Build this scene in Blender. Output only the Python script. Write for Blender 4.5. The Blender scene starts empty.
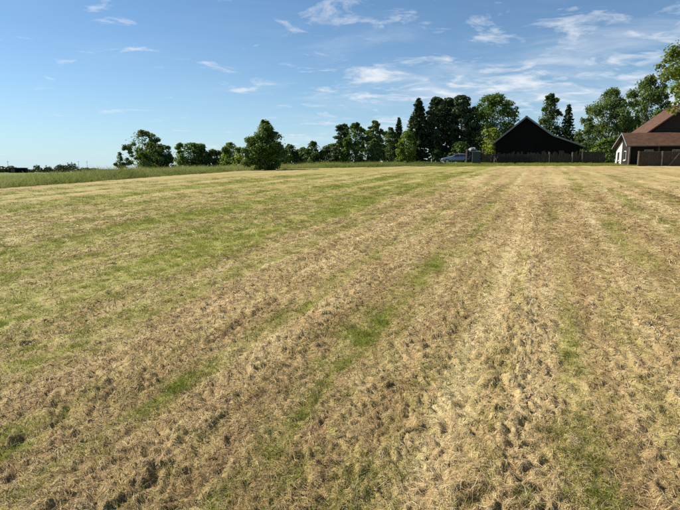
import bpy, bmesh, math, random
import numpy as np
from mathutils import Vector, Matrix

random.seed(7)
RNG = np.random.default_rng(7)
scene = bpy.context.scene
COL = scene.collection
rad = math.radians

# ---------------------------------------------------------------- camera
EYE = 1.65
FPX = 514.0                                   # focal length in pixels of a 680 px wide frame
PITCH = math.atan((255 - 172) / FPX)
cam_d = bpy.data.cameras.new('camera')
cam_d.sensor_width = 36.0
cam_d.lens = 36.0 * FPX / 680.0
cam_d.clip_start = 0.05
cam_d.clip_end = 6000
cam = bpy.data.objects.new('camera', cam_d)
COL.objects.link(cam)
cam.location = (0, 0, EYE)
cam.rotation_euler = (math.pi / 2 - PITCH, 0, 0)
scene.camera = cam

# ---------------------------------------------------------------- sky and sun
SUN_AZ = rad(-68)                             # left of the view direction (+Y), a little ahead
SUN_EL = rad(40)
world = bpy.data.worlds.new('World')
scene.world = world
world.use_nodes = True
nt = world.node_tree
nt.nodes.clear()
N = nt.nodes.new
L = nt.links.new
out = N('ShaderNodeOutputWorld')
bg = N('ShaderNodeBackground')
sky = N('ShaderNodeTexSky')
sky.sky_type = 'NISHITA'
sky.sun_disc = False
sky.sun_elevation = SUN_EL
sky.sun_rotation = SUN_AZ
sky.altitude = 600
sky.air_density = 1.0
sky.dust_density = 0.15
sky.ozone_density = 4.0
bg.inputs['Strength'].default_value = 0.066
tc = N('ShaderNodeTexCoord')
sep = N('ShaderNodeSeparateXYZ'); L(tc.outputs['Generated'], sep.inputs[0])


def wmath(op, a, b=None, clamp=False):
    n = N('ShaderNodeMath'); n.operation = op; n.use_clamp = clamp
    for i, v in enumerate((a, b)):
        if v is None:
            continue
        if isinstance(v, (int, float)):
            n.inputs[i].default_value = v
        else:
            L(v, n.inputs[i])
    return n.outputs[0]


zz = wmath('ADD', wmath('MAXIMUM', sep.outputs[2], 0.0), 0.10)
cx = wmath('DIVIDE', sep.outputs[0], zz)
cy = wmath('DIVIDE', sep.outputs[1], zz)
comb = N('ShaderNodeCombineXYZ'); L(cx, comb.inputs[0]); L(cy, comb.inputs[1])


def cloud_noise(scale, loc, rot, stretch, detail, rough, dist):
    m = N('ShaderNodeMapping')
    m.inputs['Location'].default_value = loc
    m.inputs['Rotation'].default_value = (0, 0, rot)
    m.inputs['Scale'].default_value = stretch
    L(comb.outputs[0], m.inputs['Vector'])
    n = N('ShaderNodeTexNoise')
    n.inputs['Scale'].default_value = scale
    n.inputs['Detail'].default_value = detail
    n.inputs['Roughness'].default_value = rough
    n.inputs['Distortion'].default_value = dist
    L(m.outputs[0], n.inputs['Vector'])
    return n.outputs['Fac']


def wramp(fac, a, b):
    n = N('ShaderNodeMapRange'); n.interpolation_type = 'SMOOTHSTEP'
    n.inputs['From Min'].default_value = a; n.inputs['From Max'].default_value = b
    L(fac, n.inputs['Value'])
    return n.outputs[0]


CL_OFF = (3.5, 1.0, 0.0)
streak = cloud_noise(3.4, CL_OFF, rad(-35), (1.0, 1.15, 1), 9, 0.62, 0.45)
cover = cloud_noise(0.22, (8.8, 3.3, 0), 0.3, (1, 1, 1), 3, 0.5, 0.2)
group = cloud_noise(1.1, (2.0, 7.0, 0), rad(-20), (1.0, 1.3, 1), 3, 0.5, 0.3)
veil = cloud_noise(1.3, (5.0, 8.3, 0), rad(-20), (0.8, 1.3, 1), 7, 0.6, 0.5)
cov = wramp(cover, 0.40, 0.66)
thr = wmath('SUBTRACT', wmath('SUBTRACT', 0.772, wmath('MULTIPLY', cov, 0.145)), wmath('MULTIPLY', group, 0.32))
cl1 = wmath('MULTIPLY', wmath('SUBTRACT', streak, thr), 4.2, True)
cl2 = wmath('MULTIPLY', wramp(veil, 0.42, 0.75), wmath('MULTIPLY', cov, 0.55))
cl = wmath('MINIMUM', wmath('ADD', wmath('MULTIPLY', cl1, 0.95), cl2), 0.92)

def wmix(fac, a, b, mode='MIX'):
    n = N('ShaderNodeMix'); n.data_type = 'RGBA'; n.blend_type = mode
    for s_, v in ((n.inputs['Factor'], fac), (n.inputs[6], a), (n.inputs[7], b)):
        if isinstance(v, (int, float)): s_.default_value = v
        elif isinstance(v, tuple): s_.default_value = (*v, 1)
        else: L(v, s_)
    return n.outputs[2]


tinted = wmix(1.0, sky.outputs[0], (0.84, 1.0, 1.05), 'MULTIPLY')            # white balance of the picture
airlight = wmath('POWER', wmath('SUBTRACT', 1.0, wmath('MAXIMUM', sep.outputs[2], 0.0)), 9.0)
hazed = wmix(wmath('MULTIPLY', airlight, 0.85), tinted, (4.9, 6.6, 7.6))      # pale blue haze low over the horizon, all round
clouded = wmix(cl, hazed, (7.6, 8.0, 8.5))
L(clouded, bg.inputs['Color'])
L(bg.outputs[0], out.inputs['Surface'])

sun_d = bpy.data.lights.new('sun', 'SUN')
sun_d.energy = 4.6
sun_d.angle = rad(0.55)
sun_d.color = (1.0, 0.94, 0.84)
sun = bpy.data.objects.new('sun', sun_d)
COL.objects.link(sun)
S_DIR = Vector((math.sin(SUN_AZ) * math.cos(SUN_EL), math.cos(SUN_AZ) * math.cos(SUN_EL), math.sin(SUN_EL)))
sun.rotation_euler = (-S_DIR).to_track_quat('-Z', 'Y').to_euler()
sun.location = (-40, 20, 60)

scene.view_settings.view_transform = 'Standard'
scene.view_settings.look = 'None'
scene.view_settings.exposure = 0.75
scene.view_settings.gamma = 1.0
scene.view_settings.use_curve_mapping = False
scene.render.engine = 'CYCLES'
scene.cycles.max_bounces = 6
scene.cycles.diffuse_bounces = 3
scene.cycles.transparent_max_bounces = 6
scene.cycles.use_denoising = False
scene.cycles.denoiser = 'OPENIMAGEDENOISE'
scene.cycles.denoising_input_passes = 'RGB_ALBEDO_NORMAL'

# ---------------------------------------------------------------- helpers


def _hash(ix, iy, seed):
    h = (ix.astype(np.int64) * 374761393 + iy.astype(np.int64) * 668265263 + seed * 974711) & 0xFFFFFFFF
    h = ((h ^ (h >> 13)) * 1274126177) & 0xFFFFFFFF
    h = (h ^ (h >> 16)) & 0xFFFFFFFF
    return h.astype(np.float64) / 4294967296.0


def perlin(x, y, seed=0):
    x = np.asarray(x, float); y = np.asarray(y, float)
    ix = np.floor(x); iy = np.floor(y)
    fx = x - ix; fy = y - iy
    u = fx * fx * fx * (fx * (fx * 6 - 15) + 10); v = fy * fy * fy * (fy * (fy * 6 - 15) + 10)

    def g(dx, dy):
        a = _hash(ix + dx, iy + dy, seed) * 2 * np.pi
        return np.cos(a) * (fx - dx) + np.sin(a) * (fy - dy)
    n00, n10, n01, n11 = g(0, 0), g(1, 0), g(0, 1), g(1, 1)
    return ((n00 * (1 - u) + n10 * u) * (1 - v) + (n01 * (1 - u) + n11 * u) * v) * 1.5


def sstep(a, b, x):
    t = np.clip((x - a) / (b - a), 0, 1)
    return t * t * (3 - 2 * t)


MOW = rad(21.3)                               # direction of the mowing rows, right of +Y
MC, MS = math.cos(MOW), math.sin(MOW)


def uv_rows(x, y):
    return x * MC - y * MS, x * MS + y * MC


def terrain(x, y):
    x = np.asarray(x, float); y = np.asarray(y, float)
    xs = np.where(x < 0, 0.03 * x, 0.36 * np.tanh(x / 12))
    s = xs + 0.041 * np.clip(y, -200, 200)
    h = np.where(s > 0, s - 0.065 * s * s, s)
    u, v = uv_rows(x, y)
    d = np.clip(-33 - u, 0, 45)
    h = h - 0.03 * d * sstep(0, 8, d)
    h = h + 0.25 * sstep(59.5, 66.5, y) * sstep(2, 12, x)
    r = np.hypot(x, y)
    w = sstep(70, 165, r)
    return h * (1 - w) + 1.0 * w


def tz(x, y):
    return float(terrain(x, y))


def ray(px, py):
    a = (px - 340) / FPX; b = -(py - 255) / FPX
    return (a, math.cos(PITCH) + b * math.sin(PITCH), -math.sin(PITCH) + b * math.cos(PITCH))


def at(px, py, Y):
    d = ray(px, py); t = Y / d[1]
    return Vector((d[0] * t, Y, EYE + d[2] * t))


def tag(o, label=None, cat=None, group=None, kind=None):
    if label: o['label'] = label
    if cat: o['category'] = cat
    if group: o['group'] = group
    if kind: o['kind'] = kind
    return o


def link(name, me, mat=None, parent=None):
    o = bpy.data.objects.new(name, me)
    COL.objects.link(o)
    if mat is not None and me is not None and len(me.materials) == 0:
        me.materials.append(mat)
    if parent is not None:
        o.parent = parent
    return o


def empty(name, loc, rz=0.0):
    o = bpy.data.objects.new(name, None)
    COL.objects.link(o)
    o.location = loc; o.rotation_euler = (0, 0, rz)
    o.empty_display_size = 0.2
    return o


def mesh_np(name, V, Fq, smooth=False, mat=None):
    """V (n,3); Fq (m,k) with k = 3 or 4."""
    me = bpy.data.meshes.new(name)
    V = np.ascontiguousarray(V, np.float32); Fq = np.ascontiguousarray(Fq, np.int32)
    m, k = Fq.shape
    me.vertices.add(len(V)); me.vertices.foreach_set('co', V.ravel())
    me.loops.add(m * k); me.loops.foreach_set('vertex_index', Fq.ravel())
    me.polygons.add(m)
    me.polygons.foreach_set('loop_start', np.arange(0, m * k, k, dtype=np.int32))
    if smooth:
        me.polygons.foreach_set('use_smooth', np.ones(m, bool))
    me.update(calc_edges=True)
    if mat:
        me.materials.append(mat)
    return me


class MB:
    """collects boxes, prisms and tubes of one part, in its thing's own coordinates"""

    def __init__(self):
        self.v = []; self.f = []

    def add(self, vs, fs):
        o = len(self.v)
        self.v += [tuple(p) for p in vs]
        self.f += [tuple(i + o for i in f) for f in fs]
        return self

    def box(self, x0, x1, y0, y1, z0, z1, M=None):
        vs = [Vector((x, y, z)) for z in (z0, z1) for (x, y) in ((x0, y0), (x1, y0), (x1, y1), (x0, y1))]
        if M is not None: vs = [M @ p for p in vs]
        return self.add(vs, [(0, 3, 2, 1), (4, 5, 6, 7), (0, 1, 5, 4), (1, 2, 6, 5), (2, 3, 7, 6), (3, 0, 4, 7)])

    def prism(self, poly, y0, y1):
        """poly: (x, z) outline seen from the front, counter-clockwise; extruded in y"""
        n = len(poly)
        vs = [(x, y0, z) for x, z in poly] + [(x, y1, z) for x, z in poly]
        fs = [tuple(range(n)), tuple(range(2 * n - 1, n - 1, -1))]
        fs += [(i + n, (i + 1) % n + n, (i + 1) % n, i) for i in range(n)]
        return self.add(vs, fs)

    def prism_x(self, poly, x0, x1):
        n = len(poly)
        vs = [(x0, y, z) for y, z in poly] + [(x1, y, z) for y, z in poly]
        fs = [tuple(range(n - 1, -1, -1)), tuple(range(n, 2 * n))]
        fs += [(i, (i + 1) % n, (i + 1) % n + n, i + n) for i in range(n)]
        return self.add(vs, fs)

    def slab(self, a, b, c, d, t):
        """a roof sheet through four corners, t thick downwards"""
        vs = [Vector(p) for p in (a, b, c, d)]
        n = (vs[1] - vs[0]).cross(vs[3] - vs[0]).normalized()
        if n.z < 0: n = -n
        lo = [p - n * t for p in vs]
        return self.add(lo + vs, [(0, 3, 2, 1), (4, 5, 6, 7), (0, 1, 5, 4), (1, 2, 6, 5), (2, 3, 7, 6), (3, 0, 4, 7)])

    def bar(self, p, q, w, h):
        p = Vector(p); q = Vector(q); d = (q - p)
        M = Matrix.Translation(p) @ d.to_track_quat('X', 'Z').to_matrix().to_4x4()
        return self.box(0, d.length, -w / 2, w / 2, -h / 2, h / 2, M)

    def cyl(self, p, q, r0, r1, n=10):
        p = Vector(p); q = Vector(q); d = q - p
        M = Matrix.Translation(p) @ d.to_track_quat('Z', 'Y').to_matrix().to_4x4()
        vs = []
        for k, (z, r) in enumerate(((0, r0), (d.length, r1))):
            vs += [M @ Vector((r * math.cos(2 * math.pi * i / n), r * math.sin(2 * math.pi * i / n), z)) for i in range(n)]
        fs = [(i, (i + 1) % n, (i + 1) % n + n, i + n) for i in range(n)]
        fs += [tuple(range(n - 1, -1, -1)), tuple(range(n, 2 * n))]
        return self.add(vs, fs)

    def build(self, name, mat, parent=None, bevel=0.0, smooth=False):
        me = bpy.data.meshes.new(name)
        me.from_pydata(self.v, [], self.f)
        bm = bmesh.new(); bm.from_mesh(me)
        bmesh.ops.recalc_face_normals(bm, faces=bm.faces)
        if bevel > 0:
            bmesh.ops.bevel(bm, geom=list(bm.edges), offset=bevel, segments=2, affect='EDGES', clamp_overlap=True)
        bm.to_mesh(me); bm.free()
        if smooth:
            for p in me.polygons: p.use_smooth = True
        me.update()
        return link(name, me, mat, parent)


# ---------------------------------------------------------------- materials


def new_mat(name):
    m = bpy.data.materials.new(name); m.use_nodes = True
    n = m.node_tree; n.nodes.clear()
    o = n.nodes.new('ShaderNodeOutputMaterial')
    return m, n, o


def ramp_node(n, stops, src):
    r = n.nodes.new('ShaderNodeValToRGB')
    els = r.color_ramp.elements
    while len(els) < len(stops): els.new(0.5)
    for e, (p, c) in zip(els, stops):
        e.position = p; e.color = (*c, 1)
    n.links.new(src, r.inputs[0])
    return r.outputs[0]


def tex_noise(n, scale, detail=6, rough=0.6, vec=None, dist=0.0):
    t = n.nodes.new('ShaderNodeTexNoise')
    t.inputs['Scale'].default_value = scale; t.inputs['Detail'].default_value = detail
    t.inputs['Roughness'].default_value = rough; t.inputs['Distortion'].default_value = dist
    if vec is not None: n.links.new(vec, t.inputs['Vector'])
    return t.outputs['Fac']


def mix_col(n, fac, a, b, mode='MIX'):
    m = n.nodes.new('ShaderNodeMix'); m.data_type = 'RGBA'; m.blend_type = mode
    for s, v in ((m.inputs['Factor'], fac), (m.inputs[6], a), (m.inputs[7], b)):
        if isinstance(v, (int, float)): s.default_value = v
        elif isinstance(v, tuple): s.default_value = (*v, 1) if len(v) == 3 else v
        else: n.links.new(v, s)
    return m.outputs[2]


def nmath(n, op, a, b, clamp=False):
    k = n.nodes.new('ShaderNodeMath'); k.operation = op; k.use_clamp = clamp
    for i, v in enumerate((a, b)):
        if isinstance(v, (int, float)): k.inputs[i].default_value = v
        else: n.links.new(v, k.inputs[i])
    return k.outputs[0]


def surf(name, stops, scale=4.0, rough=0.8, stretch=(1, 1, 1), bump=0.0, spec=0.3, metal=0.0, detail=6):
    """plain worn surface: noise-driven colour in object space"""
    m, n, o = new_mat(name)
    tcn = n.nodes.new('ShaderNodeTexCoord')
    mp = n.nodes.new('ShaderNodeMapping'); mp.inputs['Scale'].default_value = stretch
    n.links.new(tcn.outputs['Object'], mp.inputs[0])
    f = tex_noise(n, scale, detail, 0.65, mp.outputs[0])
    c = ramp_node(n, stops, f)
    b = n.nodes.new('ShaderNodeBsdfPrincipled')
    n.links.new(c, b.inputs['Base Color'])
    b.inputs['Roughness'].default_value = rough
    b.inputs['Specular IOR Level'].default_value = spec
    b.inputs['Metallic'].default_value = metal
    if bump:
        bp = n.nodes.new('ShaderNodeBump'); bp.inputs['Strength'].default_value = bump
        bp.inputs['Distance'].default_value = 0.03
        n.links.new(f, bp.inputs['Height']); n.links.new(bp.outputs[0], b.inputs['Normal'])
    n.links.new(b.outputs[0], o.inputs[0])
    return m


def leafy(name, dark, mid, light, trans=0.30, patch=0.7):
    """foliage: colour differs from leaf to leaf and from branch to branch"""
    m, n, o = new_mat(name)
    g = n.nodes.new('ShaderNodeNewGeometry')
    f = tex_noise(n, patch, 3, 0.5, g.outputs['Position'])
    r = nmath(n, 'ADD', nmath(n, 'MULTIPLY', g.outputs['Random Per Island'], 0.55), nmath(n, 'MULTIPLY', f, 0.55))
    c = ramp_node(n, [(0.2, dark), (0.52, mid), (0.85, light)], r)
    d = n.nodes.new('ShaderNodeBsdfPrincipled')
    d.inputs['Roughness'].default_value = 0.55; d.inputs['Specular IOR Level'].default_value = 0.25
    n.links.new(c, d.inputs['Base Color'])
    t = n.nodes.new('ShaderNodeBsdfTranslucent')
    n.links.new(mix_col(n, 1.0, c, (1.5, 1.45, 0.5), 'MULTIPLY'), t.inputs['Color'])
    ms = n.nodes.new('ShaderNodeMixShader'); ms.inputs[0].default_value = trans
    n.links.new(d.outputs[0], ms.inputs[1]); n.links.new(t.outputs[0], ms.inputs[2])
    n.links.new(ms.outputs[0], o.inputs[0])
    return m


HAY_STOPS = [(0.0, (0.14, 0.082, 0.034)), (0.28, (0.295, 0.196, 0.084)), (0.55, (0.455, 0.328, 0.150)), (0.8, (0.58, 0.452, 0.235)), (1.0, (0.71, 0.60, 0.38))]
GRN_STOPS = [(0.0, (0.11, 0.118, 0.014)), (0.5, (0.23, 0.235, 0.034)), (1.0, (0.355, 0.345, 0.08))]


def field_material():
    m, n, o = new_mat('mown_hay_ground')
    g = n.nodes.new('ShaderNodeNewGeometry')
    mp = n.nodes.new('ShaderNodeMapping'); mp.vector_type = 'POINT'
    mp.inputs['Rotation'].default_value = (0, 0, MOW)
    mp.inputs['Scale'].default_value = (1.0, 0.55, 1.0)
    n.links.new(g.outputs['Position'], mp.inputs[0])
    at_g = n.nodes.new('ShaderNodeAttribute'); at_g.attribute_name = 'grn'
    at_t = n.nodes.new('ShaderNodeAttribute'); at_t.attribute_name = 'tone'
    f1 = tex_noise(n, 55, 8, 0.75, mp.outputs[0], 1.2)
    f2 = tex_noise(n, 7, 5, 0.6, mp.outputs[0], 0.5)
    v = nmath(n, 'ADD', nmath(n, 'MULTIPLY', nmath(n, 'SUBTRACT', f1, 0.5), 1.7), nmath(n, 'MULTIPLY', nmath(n, 'SUBTRACT', f2, 0.5), 0.7))
    v = nmath(n, 'ADD', v, at_t.outputs['Fac'], True)
    hay = ramp_node(n, HAY_STOPS, v)
    grn = ramp_node(n, GRN_STOPS, v)
    gf = nmath(n, 'ADD', nmath(n, 'MULTIPLY', nmath(n, 'SUBTRACT', f2, 0.5), 1.3), at_g.outputs['Fac'], True)
    c = mix_col(n, gf, hay, grn)
    b = n.nodes.new('ShaderNodeBsdfPrincipled'); b.inputs['Roughness'].default_value = 0.85
    b.inputs['Specular IOR Level'].default_value = 0.15
    n.links.new(c, b.inputs['Base Color'])
    bp = n.nodes.new('ShaderNodeBump'); bp.inputs['Strength'].default_value = 0.8; bp.inputs['Distance'].default_value = 0.012
    n.links.new(f1, bp.inputs['Height']); n.links.new(bp.outputs[0], b.inputs['Normal'])
    n.links.new(b.outputs[0], o.inputs[0])
    return m


def strand_material(name, stops, gstops, trans, src='INSTANCER'):
    m, n, o = new_mat(name)
    g = n.nodes.new('ShaderNodeNewGeometry')
    ag = n.nodes.new('ShaderNodeAttribute'); ag.attribute_type = src; ag.attribute_name = 'grn'
    at_ = n.nodes.new('ShaderNodeAttribute'); at_.attribute_type = src; at_.attribute_name = 'tone'
    rnd = g.outputs['Random Per Island']
    v = nmath(n, 'ADD', nmath(n, 'MULTIPLY', nmath(n, 'SUBTRACT', rnd, 0.5), 0.8), at_.outputs['Fac'], True)
    hay = ramp_node(n, stops, v); grn = ramp_node(n, gstops, v)
    # a share of the strands in a tuft is still green
    r2 = nmath(n, 'FRACT', nmath(n, 'MULTIPLY', rnd, 17.31), 0.0)
    pick = nmath(n, 'GREATER_THAN', ag.outputs['Fac'], r2)
    c = mix_col(n, pick, hay, grn)
    b = n.nodes.new('ShaderNodeBsdfPrincipled'); b.inputs['Roughness'].default_value = 0.6
    b.inputs['Specular IOR Level'].default_value = 0.25
    n.links.new(c, b.inputs['Base Color'])
    t = n.nodes.new('ShaderNodeBsdfTranslucent'); n.links.new(c, t.inputs['Color'])
    ms = n.nodes.new('ShaderNodeMixShader'); ms.inputs[0].default_value = trans
    n.links.new(b.outputs[0], ms.inputs[1]); n.links.new(t.outputs[0], ms.inputs[2])
    n.links.new(ms.outputs[0], o.inputs[0])
    return m


def meadow_material():
    m, n, o = new_mat('meadow_ground')
    g = n.nodes.new('ShaderNodeNewGeometry')
    f1 = tex_noise(n, 3.0, 8, 0.7, g.outputs['Position'])
    f2 = tex_noise(n, 0.05, 4, 0.6, g.outputs['Position'])
    v = nmath(n, 'ADD', nmath(n, 'MULTIPLY', f1, 0.6), nmath(n, 'MULTIPLY', f2, 0.5))
    c = ramp_node(n, [(0.3, (0.07, 0.09, 0.017)), (0.55, (0.14, 0.165, 0.032)), (0.8, (0.23, 0.23, 0.065))], v)
    b = n.nodes.new('ShaderNodeBsdfPrincipled'); b.inputs['Roughness'].default_value = 0.9
    b.inputs['Specular IOR Level'].default_value = 0.1
    n.links.new(c, b.inputs['Base Color']); n.links.new(b.outputs[0], o.inputs[0])
    return m


M_FIELD = field_material()
M_STRAW = strand_material('dry_straw', HAY_STOPS, GRN_STOPS, 0.2, 'GEOMETRY')
M_BLADE = strand_material('grass_blade', [(0.0, (0.22, 0.18, 0.07)), (1.0, (0.45, 0.38, 0.18))],
                          [(0.0, (0.11, 0.135, 0.012)), (0.5, (0.225, 0.26, 0.026)), (1.0, (0.35, 0.38, 0.06))], 0.4)
M_TALL = strand_material('tall_grass_blade', [(0.0, (0.22, 0.18, 0.10)), (1.0, (0.44, 0.38, 0.22))],
                         [(0.0, (0.11, 0.145, 0.018)), (0.5, (0.22, 0.27, 0.04)), (1.0, (0.35, 0.38, 0.09))], 0.45)
M_MEADOW = meadow_material()

# ---------------------------------------------------------------- the mown field: rows, colour, relief
# rows: (position across the mowing direction, half width, strength)
GREEN_ROWS = [(0.27, 0.09, 0.22), (-1.40, 0.16, 0.34), (-2.32, 0.18, 0.36), (-3.85, 0.32, 0.40), (-5.3, 0.8, 0.75), (-6.9, 0.45, 0.5),
              (-8.8, 0.85, 0.75), (-10.9, 0.5, 0.35), (-13.4, 0.7, 0.45), (-17.0, 1.3, 0.75), (-21.0, 0.8, 0.4), (-25.0, 1.2, 0.35),
              (1.35, 0.25, 0.34), (2.3, 0.22, 0.32), (3.6, 0.35, 0.34), (5.4, 0.4, 0.25), (7.6, 0.5, 0.25), (10.5, 0.6, 0.3)]
LUMP_ROWS = [(-0.12, 0.22, 1.0), (-0.75, 0.2, 0.5), (-1.0, 0.15, 0.3), (-1.95, 0.22, 0.7), (-2.85, 0.35, 0.9), (-3.4, 0.2, 0.7), (-4.5, 0.35, 0.7),
             (-6.2, 0.3, 0.5), (-7.6, 0.4, 0.6), (-10.0, 0.5, 0.6), (-12.0, 0.6, 0.5), (-15, 0.6, 0.5), (0.85, 0.25, 0.55), (1.75, 0.22, 0.7),
             (2.8, 0.3, 0.6), (4.4, 0.4, 0.5), (6.4, 0.4, 0.5)]


# greener patches where the hay was raked away: (across, along, half width, half length, strength)
GREEN_SPOTS = [(-1.45, 4.3, 0.22, 0.9, 0.55), (-1.35, 7.0, 0.22, 1.3, 0.5), (-1.15, 13.0, 0.25, 4.0, 0.35), (-2.36, 2.8, 0.16, 0.5, 0.75), (-2.25, 4.7, 0.18, 0.7, 0.6), (-5.2, 7.6, 0.5, 2.0, 0.5),
               (-3.85, 2.9, 0.3, 0.7, 0.7), (0.27, 4.2, 0.09, 0.8, 0.55), (0.22, 2.8, 0.08, 0.3, 0.35), (-2.75, 1.7, 0.2, 0.3, 0.5), (-1.15, 2.3, 0.14, 0.25, 0.4), (1.05, 3.1, 0.12, 0.3, 0.3),
               (-8.6, 8.0, 0.6, 3.0, 0.4), (-9.0, 15.0, 0.6, 4.0, 0.4), (1.1, 2.2, 0.2, 0.3, 0.35)]


def row_sum(u, rows):
    s = np.zeros_like(u)
    for p, w, k in rows:
        s = np.maximum(s, k * np.exp(-((u - p) / w) ** 2))
    return s


def field_attr(x, y):
    u, v = uv_rows(x, y)
    uw = u + 0.07 * perlin(u * 0.9, v * 0.25, 3) + 0.05 * perlin(u * 3, v * 2, 4)
    patch = 0.5 + 0.9 * perlin(u * 0.55, v * 0.33, 11) + 0.35 * perlin(u * 2.2, v * 1.6, 12)
    g = row_sum(uw, GREEN_ROWS) * np.clip(0.68 + 0.8 * (patch - 0.2), 0.12, 1.35)
    for pu, pv, ru, rv, k in GREEN_SPOTS:
        g = np.maximum(g, k * 1.25 * np.exp(-((uw - pu) / ru) ** 2 - ((v - pv) / rv) ** 2) * np.clip(0.75 + 0.6 * perlin(u * 4, v * 3, 18), 0.2, 1.2))
    g = g + 0.15 * np.clip(perlin(u * 1.3, v * 0.8, 15) + 0.2, 0, 1) + 0.01
    g = g + 0.22 * sstep(-3.0, -6.5, u) + 0.16 * perlin(uw * 2.4, v * 0.10, 17) + 0.10 * perlin(uw * 5.0, v * 0.2, 19) + 0.045
    g = g * np.clip(1.0 + 0.55 * perlin(u * 7.5, v * 3.0, 23) + 0.75 * perlin(uw * 8.0, v * 0.25, 24), 0.3, 1.8)
    lump = row_sum(uw, LUMP_ROWS) * np.clip(0.85 + 0.5 * perlin(u * 0.8, v * 0.3, 21), 0.3, 1.4)
    lump = lump + 0.25 * np.clip(perlin(uw * 3.2, v * 0.15, 22), 0, 1)
    tone = 0.50 + 0.17 * perlin(uw * 1.5, v * 0.08, 31) + 0.12 * perlin(u * 2.0, v * 1.3, 32) + 0.13 * perlin(uw * 4.0, v * 0.12, 33) + 0.13 * perlin(uw * 10.0, v * 0.35, 34)
    return np.clip(g, 0, 0.95), np.clip(lump, 0, 1.3), np.clip(tone, 0.15, 0.78)


def relief(x, y, lump, grn):
    """height of the loose hay: puffy tufts with dark creases between them"""
    u, v = uv_rows(x, y)
    wu = u + 0.09 * perlin(u * 4, v * 4, 41) + 0.03 * perlin(u * 11, v * 11, 47); wv = v + 0.09 * perlin(u * 4, v * 4, 42) + 0.03 * perlin(u * 11, v * 11, 48)
    a = np.abs(perlin(wu * 4.6, wv * 5.4, 43))
    b = np.abs(perlin(wu * 12.0, wv * 14.5, 44))
    c = perlin(wu * 23, wv * 26, 45)
    amp = (0.036 + 0.049 * lump) * (1 - 0.5 * np.clip(grn, 0, 1))
    z = amp * (0.70 * np.minimum(a, 0.5) + 1.15 * np.minimum(b, 0.5) + 0.30 * c)
    z = z + 0.025 * perlin(u * 0.9, v * 0.7, 46)
    return z


FAR_EDGE = 61.0


def mown(x, y):
    u, v = uv_rows(x, y)
    e = 0.35 * perlin(x * 0.23, y * 0.23, 51) + 0.15 * perlin(x * 0.9, y * 0.9, 52)
    return (u + e > -30) & (y + e < FAR_EDGE - 2.5 * sstep(6, 14, x))


def build_field():
    na, nr = 460, 700
    ang = np.linspace(rad(-62), rad(62), na)
    rr = 0.9 * np.exp(np.linspace(0, math.log(86 / 0.9), nr))
    A, R = np.meshgrid(ang, rr)
    X = (np.sin(A) * R).ravel(); Y = (np.cos(A) * R).ravel()
    g, lump, tone = field_attr(X, Y)
    Z = terrain(X, Y) + 0.03 + relief(X, Y, lump, g)
    idx = np.arange(na * nr).reshape(nr, na)
    Fq = np.stack([idx[:-1, :-1], idx[:-1, 1:], idx[1:, 1:], idx[1:, :-1]], -1).reshape(-1, 4)
    Fq = Fq[:, ::-1]
    cxm = X[Fq].mean(1); cym = Y[Fq].mean(1)
    Fq = Fq[mown(cxm, cym)]
    used = np.unique(Fq); remap = np.full(na * nr, -1); remap[used] = np.arange(len(used))
    me = mesh_np('field', np.stack([X, Y, Z], 1)[used], remap[Fq], smooth=True, mat=M_FIELD)
    for nm, d in (('grn', g), ('tone', tone)):
        at_ = me.attributes.new(nm, 'FLOAT', 'POINT'); at_.data.foreach_set('value', d[used].astype(np.float32))
    o = link('field', me)
    tag(o, 'freshly mown hay field with straw-coloured rows and green strips', 'field', kind='structure')


build_field()


def build_ground():
    na = 240
    rr = np.concatenate([np.linspace(0.5, 100, 70), 100 * np.exp(np.linspace(0.05, math.log(16), 30))])
    ang = np.linspace(0, 2 * math.pi, na, endpoint=False)
    A, R = np.meshgrid(ang, rr)
    X = np.concatenate([(np.sin(A) * R).ravel(), [0]]); Y = np.concatenate([(np.cos(A) * R).ravel(), [0]])
    Z = terrain(X, Y) - 0.02
    nr = len(rr)
    idx = np.arange(na * nr).reshape(nr, na)
    nx = np.roll(idx, -1, axis=1)
    Fq = np.stack([idx[:-1], idx[1:], nx[1:], nx[:-1]], -1).reshape(-1, 4)
    me = mesh_np('ground', np.stack([X, Y, Z], 1), Fq, smooth=True, mat=M_MEADOW)
    # close the middle
    o = link('ground', me)
    tag(o, 'green meadow land reaching to the horizon', 'ground', kind='structure')


build_ground()

# ---------------------------------------------------------------- strands: hay tufts, grass tufts, tall grass (instanced stuff)


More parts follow.
